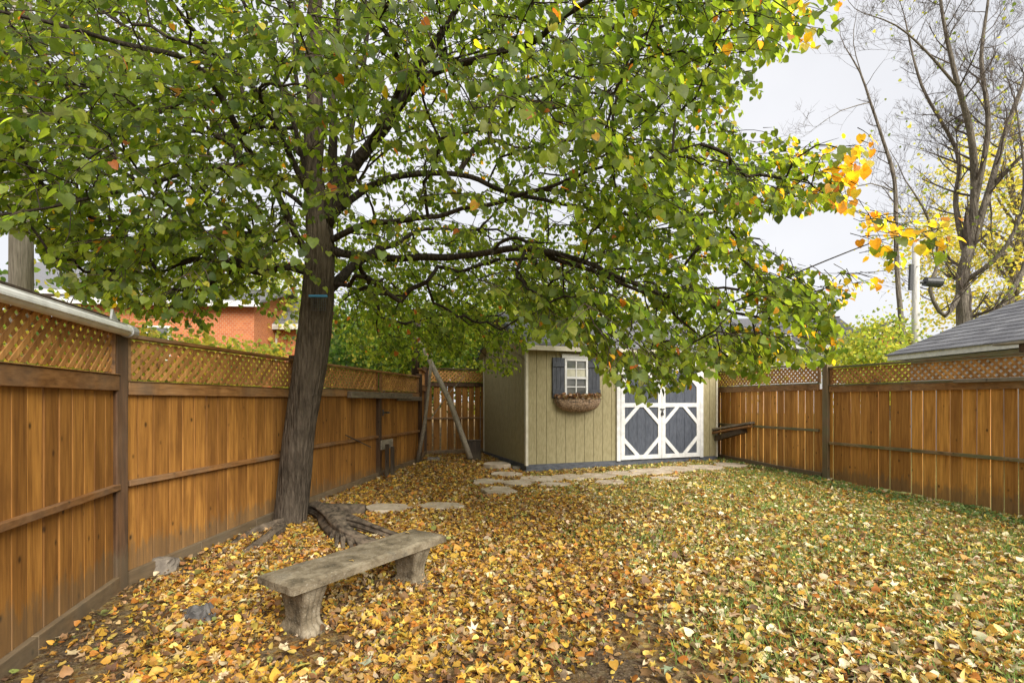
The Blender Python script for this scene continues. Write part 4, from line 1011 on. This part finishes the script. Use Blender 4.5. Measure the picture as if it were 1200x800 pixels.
# low weeds at fence feet
def weeds(name, pts, n_, h, label, pal_, sz_, group=None):
    P = []; D = []; Nn = []
    for (cx_, cy_, r) in pts:
        for _ in range(n_):
            a_ = random.uniform(0, 2*pi); q = r*math.sqrt(random.random()); X, Y = cx_+q*cos(a_), cy_+q*sin(a_)
            P.append((X, Y, gz(X, Y)+random.uniform(.01, h))); D.append((cos(a_)+random.gauss(0,.4), sin(a_)+random.gauss(0,.4), random.uniform(-.2,.5))); Nn.append((random.gauss(0,.4), random.gauss(0,.4), 1))
    m_ = len(P); o = inst_mesh(name, LEAFV, LEAFF, np.array(P), frames(np.array(D), np.array(Nn)), RNG.uniform(.6,1.2,m_)*sz_, pick(m_, pal_), M['grass'])
    tag(o, label, 'ground cover', kind='stuff')
pt = []
for t in np.linspace(.0, 1, 34):
    q = Vector((5.25, 8.4)).lerp(Vector((6.9, 2.6)), t); pt.append((q.x-.16-random.random()*.3, q.y, .18))
pt += [(q.x-.2, q.y, .14) for q in [Vector((5.2,8.7)).lerp(Vector((4.7,10.3)), t) for t in np.linspace(0,1,8)]]
weeds('ground_cover', pt, 42, .07, 'low green creeping weeds along the foot of the right fence', [((.12,.22,.05),3),((.2,.3,.09),2),((.07,.13,.04),2)], .04)
weeds('ground_cover', [(G(395,566).x, G(395,566).y,.2),(G(425,556).x,G(425,556).y,.22),(G(442,548).x,G(442,548).y,.2),(G(375,578).x,G(375,578).y,.12)], 90, .16, 'leafy green weeds at the foot of the left gates', [((.1,.17,.06),3),((.24,.28,.14),2)], .05)

# ------------------------------------------------------------------ background beyond the fences
def shrubtree(name, base, h, rx, rz, n, pal_, lsz_, label, cat='tree', group=None, trunk_r=.15, clear=.35, cl=26, seed=0):
    """tree: trunk, limbs reaching into leaf clumps; crown of many small leaves"""
    rs = np.random.RandomState(seed+5); base = Vector(base)
    root_ = empty(name, base, label, cat, group)
    cz = h*(clear+(1-clear)/2); c = base+Vector((0,0,cz)); m = MB()
    m.tube([base-Vector((0,0,.1)), base+Vector((.05*h*rs.uniform(-1,1),0,h*.35)), base+Vector((.08*h*rs.uniform(-1,1),0,h*.75))], [trunk_r, trunk_r*.75, trunk_r*.3], 9)
    m.build('trunk', M['farbark'], root_, smooth=True)
    P = []; m = MB()
    for k in range(cl):
        while True:
            q = rs.uniform(-1,1,3)
            if np.linalg.norm(q) < 1: break
        q = Vector((q[0]*rx, q[1]*rx, q[2]*rz)); cc = c+q; st = base+Vector((0,0,min(h*.75, max(h*.2, cz+q.z-.5*rx))))
        m.tube([st, st.lerp(cc,.5)+Vector((0,0,.08*h)), cc], [trunk_r*.3, trunk_r*.16, trunk_r*.05], 5, caps=False)
        s = rs.uniform(.16,.34)
        a = rs.normal(size=(n//cl,3))*[rx*s, rx*s, rz*s*.75]; P.append(a+np.array(cc))
    m.build('branches', M['farbark'], root_)
    P = np.concatenate(P); k = len(P); D = rs.normal(size=(k,3))+[0,0,-.5]; Nn = rs.normal(size=(k,3))+[0,0,.6]
    inst_mesh('crown', LEAFV, LEAFF, P, frames(D, Nn), rs.uniform(.7,1.3,k)*lsz_, pick(k, pal_), M['farleaf'], root_)
YG = [((.3,.36,.06),3),((.48,.46,.08),3),((.2,.27,.05),2)]
GR = [((.07,.13,.03),3),((.1,.19,.035),3),((.2,.28,.05),2)]
YE = [((.62,.52,.09),4),((.5,.5,.12),3),((.4,.42,.09),2)]
DG = [((.05,.09,.03),3),((.08,.14,.04),3),((.13,.2,.06),1)]
shrubtree('background_tree', (-3.4,15,0), 5.0, 2.0, 1.7, 7000, GR, .1, 'dense green tree beyond the back left fence corner', seed=1, clear=.2)
shrubtree('background_tree', (-2.6,13.4,0), 4.4, 1.5, 1.4, 9000, YG+GR, .075, 'bright green small leaved tree right behind the back left fence corner', seed=21, clear=.25, trunk_r=.06, cl=34)
shrubtree('background_tree', (-.9,14.0,0), 4.6, 1.5, 1.3, 8000, YG+GR, .075, 'light green small leaved tree over the back fence beside the shed', seed=22, clear=.3, trunk_r=.06, cl=34)
shrubtree('background_tree', (-.6,16.5,0), 5.6, 2.0, 2.0, 7000, YG, .1, 'yellow green tree behind the shed left end', seed=2, clear=.2)
shrubtree('background_tree', (2.6,18,0), 6.0, 2.2, 2.0, 6000, YG+YE, .11, 'yellow and green tree right behind the shed roof', seed=3, clear=.2)
shrubtree('background_tree', (-5.0,19,0), 4.6, 2.0, 1.4, 5000, DG, .12, 'dark green bushy tree left of the red gabled house', seed=4, clear=.15)
shrubtree('background_tree', (14.6,20,0), 4.9, 1.7, 1.7, 5200, YG, .11, 'pale yellow green tree left of the roadside pole at right', seed=5, clear=.15)
shrubtree('background_tree', (19.5,25.5,0), 5.6, 2.2, 1.9, 4600, YG+GR, .11, 'light green bushy tree behind the pale pole', seed=6, clear=.15)
shrubtree('background_tree', (30.5,30,0), 17, 5.0, 6.6, 11000, YE+[((.58,.52,.13),6)], .16, 'tall golden yellow tree at the right edge behind the bare maple', seed=7, clear=.3, trunk_r=.35, cl=40)
shrubtree('shrub', (-5.6,6.9,0), 2.9, 1.3, .8, 2600, YG+YE, .075, 'thin yellow leaved shrub behind the near left fence', 'shrub', seed=8, clear=.25, trunk_r=.03, cl=30)
shrubtree('shrub', (-5.9,10.2,0), 3.2, 1.3, .8, 3200, YG+YE, .08, 'thin yellow shrub before the brick house windows', 'shrub', seed=9, clear=.25, trunk_r=.03, cl=30)
shrubtree('shrub', (-8.6,9.5,0), 4.3, 1.5, 1.4, 2600, GR+YG, .09, 'tall green shrub beside the wooden pole at far left', 'shrub', seed=10, clear=.2, trunk_r=.05, cl=30)
shrubtree('background_tree', (-13,26,0), 9, 3.6, 3.2, 5000, YG, .17, 'yellowing tree far behind the grey sided house', seed=12, clear=.25, trunk_r=.2)
shrubtree('background_tree', (14,34,0), 6.5, 3.5, 2.2, 4500, YG+YE, .18, 'broad yellow tree far behind the bare maple trunk', seed=13, clear=.2, trunk_r=.2)
shrubtree('background_tree', (2,30,0), 8, 4.0, 3.2, 5000, YG, .18, 'pale yellow green tree far beyond the shed', seed=14, clear=.2, trunk_r=.2)

def bare(name, label, stems, depth, gens=4, spread=.5, seed=3, tip=.012, dens=1.0, leafpal=None, nleaf=0, leafsz=.1, lenk=1.0, thin=.5):
    random.seed(seed); root_ = empty(name, (stems[0][0][0][0], stems[0][0][0][1], 0), label, 'tree')
    first = True; tips = []
    tw_ = MB()
    def grow(p, d, L, r, g):
        pts = [p]; rr = [r]; n = 4 if g > 1 else 3
        cur = p.copy(); dv = d.copy()
        for k in range(n):
            dv = (dv+Vector((random.gauss(0,.13), random.gauss(0,.13), random.gauss(.07,.1)))).normalized(); cur = cur+dv*L/n; pts.append(cur.copy()); rr.append(r*(1-.6*(k+1)/n))
        tw_.tube(pts, rr, 5 if g > 2 else 3, (0,0,0), caps=False)
        if g <= 1: tips.append(cur)
        if g > 0:
            for k in range(random.choice((2,3,3,4))):
                i = random.randint(1, n); q = pts[i]; nd = (dv*.7+Vector((random.gauss(0,1), random.gauss(0,1), random.gauss(.25,.6))).normalized()*spread*1.4).normalized()
                grow(q, nd, L*random.uniform(.5,.78), max(tip*.5, rr[i]*random.uniform(.45,.65)), g-1)
    for pts, rad_ in stems:
        rad_ = [q*thin for q in rad_]; P, R_ = smooth_pts(pts, rad_, .5); m = MB(); m.tube(P, R_, 12, wob=.15); m.build('trunk' if first else 'limb', M['farbark'], root_, smooth=True)
        n = len(P)
        for i in range(int(n*(.6 if first else .22)), n, 1):
            if random.random() > dens: continue
            t = (P[min(i+1,n-1)]-P[i-1]).normalized(); nd = (t*.6+Vector((random.gauss(0,1), random.gauss(0,1), random.gauss(.2,.5))).normalized()*.9).normalized()
            grow(P[i], nd, lenk*random.uniform(1.4,2.8)*(1-.4*i/n), R_[i]*.36, gens-1)
        grow(P[-1], (P[-1]-P[-2]).normalized(), 1.6*lenk, R_[-1], gens-2)
        first = False
    tw_.build('branches', M['finetwig'], root_)
    if nleaf:
        T = np.array([tuple(t) for t in tips]); i = RNG.integers(0, len(T), nleaf); P = T[i]+RNG.normal(size=(nleaf,3))*.25
        lim = RNG.random(nleaf) < np.clip(1.25-(P[:,2]-3)/12, .12, 1); P = P[lim]; k = len(P)
        inst_mesh('sparse_leaves', LEAFV, LEAFF, P, frames(RNG.normal(size=(k,3))+[0,0,-.6], RNG.normal(size=(k,3))+[0,0,.6]), RNG.uniform(.7,1.3,k)*leafsz, pick(k, leafpal), M['farleaf'], root_)
def st(l, r): return (W4(l), r)
Yb = 24
bare('bare_maple', 'big nearly bare maple with many rising stems above the grey garage roof at right', [
  st([(1132,560,Yb),(1132,420,Yb),(1130,375,Yb),(1128,330,Yb),(1135,290,Yb)], [.8,.72,.62,.5,.42]),
  st([(1135,300,Yb),(1142,230,Yb),(1138,160,Yb-.5),(1120,90,Yb-1),(1105,20,Yb-1),(1095,-60,Yb-1)], [.4,.34,.27,.2,.13,.06]),
  st([(1138,290,Yb),(1160,220,Yb),(1180,150,Yb+.5),(1205,80,Yb+1),(1225,0,Yb+1)], [.34,.28,.22,.15,.06]),
  st([(1142,240,Yb),(1158,150,Yb-.5),(1150,70,Yb-.5),(1158,0,Yb-.5),(1165,-80,Yb-.5)], [.26,.21,.16,.1,.05]),
  st([(1126,340,Yb),(1108,370,Yb-.2),(1090,340,Yb-.4),(1100,300,Yb-.4),(1085,250,Yb-.4),(1060,210,Yb-.5)], [.26,.2,.16,.13,.1,.05]),
  st([(1150,385,Yb),(1180,350,Yb),(1205,300,Yb),(1215,230,Yb),(1235,150,Yb)], [.3,.24,.2,.16,.07]),
  st([(1134,310,Yb),(1120,240,Yb+.6),(1122,180,Yb+.9),(1080,100,Yb+1.2),(1060,20,Yb+1.4)], [.28,.22,.18,.12,.05]),
  st([(1165,215,Yb),(1190,190,Yb-.8),(1215,165,Yb-1.2)], [.2,.15,.1]),
  st([(1130,330,Yb),(1170,300,Yb-1),(1195,255,Yb-1.5),(1200,200,Yb-1.8),(1190,120,Yb-2)], [.24,.18,.14,.1,.04]),
  st([(1120,100,Yb-1),(1085,60,Yb-1.4),(1050,30,Yb-1.6),(1010,15,Yb-1.8)], [.12,.09,.06,.03]),
  ], Yb, gens=5, spread=.42, seed=5, leafpal=YG, nleaf=2600, leafsz=.13)
Yc = 22
bare('bare_tree', 'slim curved bare tree rising against the white sky left of the big maple', [
  st([(1062,520,Yc),(1058,400,Yc),(1052,330,Yc),(1050,270,Yc),(1048,210,Yc),(1035,165,Yc),(1020,120,Yc),(1008,85,Yc),(990,55,Yc)], [.3,.25,.21,.19,.17,.14,.11,.08,.04]),
  st([(1020,120,Yc),(985,130,Yc),(955,150,Yc)], [.05,.035,.015]),
  st([(1048,225,Yc),(1020,215,Yc),(990,225,Yc),(965,240,Yc)], [.06,.05,.03,.014]),
  st([(1012,95,Yc),(1000,50,Yc),(1005,10,Yc)], [.05,.035,.015]),
  ], Yc, gens=4, seed=9, tip=.01, lenk=.62, dens=.8, thin=.45)
random.seed(31)
# poles
def pole(px, Y, ytop, r, label, mat, lamp=False, name='utility_pole'):
    b = W(px, 470, Y); root_ = empty(name, (b.x, b.y, gz(b.x,b.y)), label, 'pole')
    t = W(px, ytop, Y); m = MB(); m.tube([(b.x,b.y,-.1),(b.x,b.y,t.z*.5),(b.x,b.y,t.z)], [r*1.1,r,r*.85], 16); m.build('shaft', M[mat], root_, smooth=True)
    if lamp:
        q = W(px+4, 331, Y); m = MB(); m.tube([q, W(px+14,331,Y-.05)], .05, 8); m.build('arm', M['metal'], root_)
        m = MB(); m.tube([W(px+11,330,Y-.05), W(px+29,331,Y-.1)], [.17,.2], 14); m.build('transformer', M['metal'], root_)
        m = MB(); m.bar(W(px-6,340,Y-.2), W(px-5,310,Y-.2), .12, .1, up=(0,1,0)); m.build('cable_box', M['metal'], root_)
pole(25, 6.2, -30, .115, 'thick weathered wooden pole behind the near left fence', 'pole')
pole(1073, 19, 270, .13, 'pale upright pole with a dark transformer beyond the right fence', 'paleplate', lamp=True)
def wire(a, b, sag, label):
    a, b = Vector(a), Vector(b); m = MB(); m.tube([a.lerp(b,t)-Vector((0,0,sag*4*t*(1-t))) for t in np.linspace(0,1,14)], .012, 4); tag(m.build('cable', M['metal']), label, 'cable', 'overhead cables')
wire(W(1077,322,18.8), W(1260,372,19), .3, 'overhead cable running right from the pale pole')
wire(W(1077,312,18.8), W(860,300,30), .6, 'overhead cable running left from the pale pole')

def gable_house(name, label, c, rot, wd, dp, hw, hr, wallm, wins, roofm='shingle', gable_front=True, trimm='white', barge=None):
    """simple house: c = front centre on the ground, front faces local -y"""
    c = Vector((c[0], c[1], 0)); ex = Vector((cos(rot), sin(rot), 0)); root_ = empty(name, c, label, 'house')
    mk = lambda: MB(c, ex)
    m = mk()
    if gable_front: m.prism([(-wd/2,-.2),(wd/2,-.2),(wd/2,hw),(0,hw+hr),(-wd/2,hw)], 1, 0, dp)
    else: m.prism([(0,-.2),(dp,-.2),(dp,hw),(dp/2,hw+hr),(0,hw)], 0, -wd/2, wd/2)
    m.build('wall', M[wallm], root_)
    m = mk(); o_ = .45; t = .14
    def slab(pts):   # 4 pts lower surface
        up = [(p[0],p[1],p[2]+t) for p in pts]; m.raw(pts+up, [(3,2,1,0),(4,5,6,7),(0,1,5,4),(1,2,6,5),(2,3,7,6),(3,0,4,7)])
    if gable_front:
        s = hr/(wd/2)
        for sg in (-1,1): 
            q = [(sg*(wd/2+o_),-o_,hw-o_*s+.02),(0,-o_,hw+hr+.02),(0,dp+o_,hw+hr+.02),(sg*(wd/2+o_),dp+o_,hw-o_*s+.02)]; slab(q)
    else:
        s = hr/(dp/2)
        for v0, v1 in ((-o_, dp/2), (dp+o_, dp/2)):
            z0 = hw-o_*s+.02; q = [(-wd/2-o_,v0,z0),(wd/2+o_,v0,z0),(wd/2+o_,v1,hw+hr+.02),(-wd/2-o_,v1,hw+hr+.02)]; slab(q)
    m.build('roof', M[roofm], root_)
    m = mk()
    if gable_front:
        s = hr/(wd/2)
        for sg in (-1,1):
            a = (sg*(wd/2+o_), -o_-.03, hw-o_*s); b = (0, -o_-.03, hw+hr); m.bar(a, b, .06, .24, up=(0,0,1))
    else: m.box((-wd/2-o_,-o_-.06,hw-o_*s-.12),(wd/2+o_,-o_-.01,hw-o_*s+.14))
    m.build('eaves_trim', M[barge or trimm], root_)
    for (u, z, w_, h_) in wins:
        m = mk(); f = .09
        m.box((u-w_/2-f,-.08,z-f),(u+w_/2+f,-.01,z)); m.box((u-w_/2-f,-.08,z+h_),(u+w_/2+f,-.01,z+h_+f)); m.box((u-w_/2-f,-.08,z),(u-w_/2,-.01,z+h_)); m.box((u+w_/2,-.08,z),(u+w_/2+f,-.01,z+h_)); m.box((u-w_/2,-.06,z+h_/2-.03),(u+w_/2,-.02,z+h_/2+.03))
        wf = m.build('window', M[trimm], root_)
        m = mk(); m.box((u-w_/2,-.04,z),(u+w_/2,-.005,z+h_)); m.build('pane', M['glassdark'], wf)
# brick house on the left (walls seen x195..330)
hc = W(235, 470, 22)
gable_house('brick_house', 'orange brick house with white framed window beyond the left fence', (hc.x-1.6, 22), .1, 7.6, 8, 5.9, 1.3, 'brick', [(-.25,3.35,.85,1.35),(-2.6,3.35,.9,1.3)], gable_front=False)
hc = W(322, 470, 25)
gable_house('brick_house', 'narrow brick wing with bay window seen just left of the tree trunk', (hc.x, 25), .0, 2.6, 6, 5.4, 1.8, 'brick', [(-.35,2.6,.8,2.2)], gable_front=False)
hc = W(380, 470, 34)
gable_house('red_gabled_house', 'house with red barge boards peeking over the gates right of the trunk', (hc.x, 34), .0, 5.0, 7, 2.6, 2.7, 'greensiding', [(-.1,3.2,.9,.9)], barge='redpaint')
hc = W(120, 470, 30)
gable_house('siding_house', 'pale grey sided house far left behind the shrubs', (hc.x-1, 30), .15, 11, 8, 8.2, 2.4, 'plaster', [(-2.5,6,1.1,1.5),(1.2,6,1.1,1.5),(3.8,6,1.1,1.5),(3.8,3.2,1.1,1.5)], gable_front=False)
hc = W(1045, 470, 40)
gable_house('brick_house', 'distant brick building with grey roof behind the pale pole', (hc.x, 40), -.1, 6, 8, 5.2, 2.6, 'brick', [(-1,3.8,1,1.4),(1.2,3.8,1,1.4)])
hc = W(950, 470, 36)
gable_house('siding_house', 'grey roofed house half hidden behind the tree at the shed right', (hc.x-1, 36), -.1, 9, 8, 5.6, 2.4, 'plaster', [(-1,4.8,1,1.4),(2.2,4.8,1,1.4)], gable_front=False)
# garage with hip roof at right
def garage():
    A = W(1040, 419, 13.5); hE = A.z; root_ = empty('garage', (A.x, A.y, 0), 'neighbouring garage with grey shingled hip roof and white fascia at right', 'garage')
    a = radians(-88); ex = Vector((cos(a), sin(a), 0)); O = Vector((A.x, A.y, 0)); mk = lambda: MB(O, ex)
    Wd, Dp, hr = 9.0, 7.0, 2.25
    m = mk(); m.box((.35,.35,0),(Wd-.35,Dp-.35,hE-.08)); m.build('wall', M['plaster'], root_)
    m = mk(); m.box((0,0,hE-.09),(Wd,.03,hE+.045)); m.box((0,.031,hE-.09),(.03,Dp,hE+.045)); m.build('fascia', M['white'], root_)
    m = mk(); n = 22; z0 = hE+.05; hip = Dp/2
    def quad(p, t0, t1, lift): return None
    faces = [((-.04,-.04),(Wd+.04,-.04),(Wd-hip,Dp/2),(hip,Dp/2)), ((-.04,Dp+.04),(-.04,-.04),(hip,Dp/2),(hip,Dp/2)), ((Wd+.04,Dp+.04),(-.04,Dp+.04),(hip,Dp/2),(Wd-hip,Dp/2)), ((Wd+.04,-.04),(Wd+.04,Dp+.04),(Wd-hip,Dp/2),(Wd-hip,Dp/2))]
    for f in faces:
        a0, a1, b1, b0 = [Vector(q) for q in f]
        for i in range(n):
            t0, t1 = i/n, (i+1)/n; l0, r0 = a0.lerp(b0,t0), a1.lerp(b1,t0); l1, r1 = a0.lerp(b0,t1), a1.lerp(b1,t1)
            k = max(1, int((r0-l0).length/.3))
            for j in range(k):
                s0, s1 = j/k, (j+1)/k-.008/max(.3,(r0-l0).length)
                p = [l0.lerp(r0,s0), l0.lerp(r0,s1), l1.lerp(r1,s1), l1.lerp(r1,s0)]
                za, zb_ = z0+hr*t0+.02, z0+hr*t1+.006
                m.raw([(p[0].x,p[0].y,za),(p[1].x,p[1].y,za),(p[2].x,p[2].y,zb_),(p[3].x,p[3].y,zb_),(p[0].x,p[0].y,za-.03),(p[1].x,p[1].y,za-.03),(p[2].x,p[2].y,zb_-.03),(p[3].x,p[3].y,zb_-.03)], [(0,1,2,3),(0,4,5,1),(1,5,6,2),(3,7,4,0)])
    m.build('roof', M['shingle'], root_)
garage()
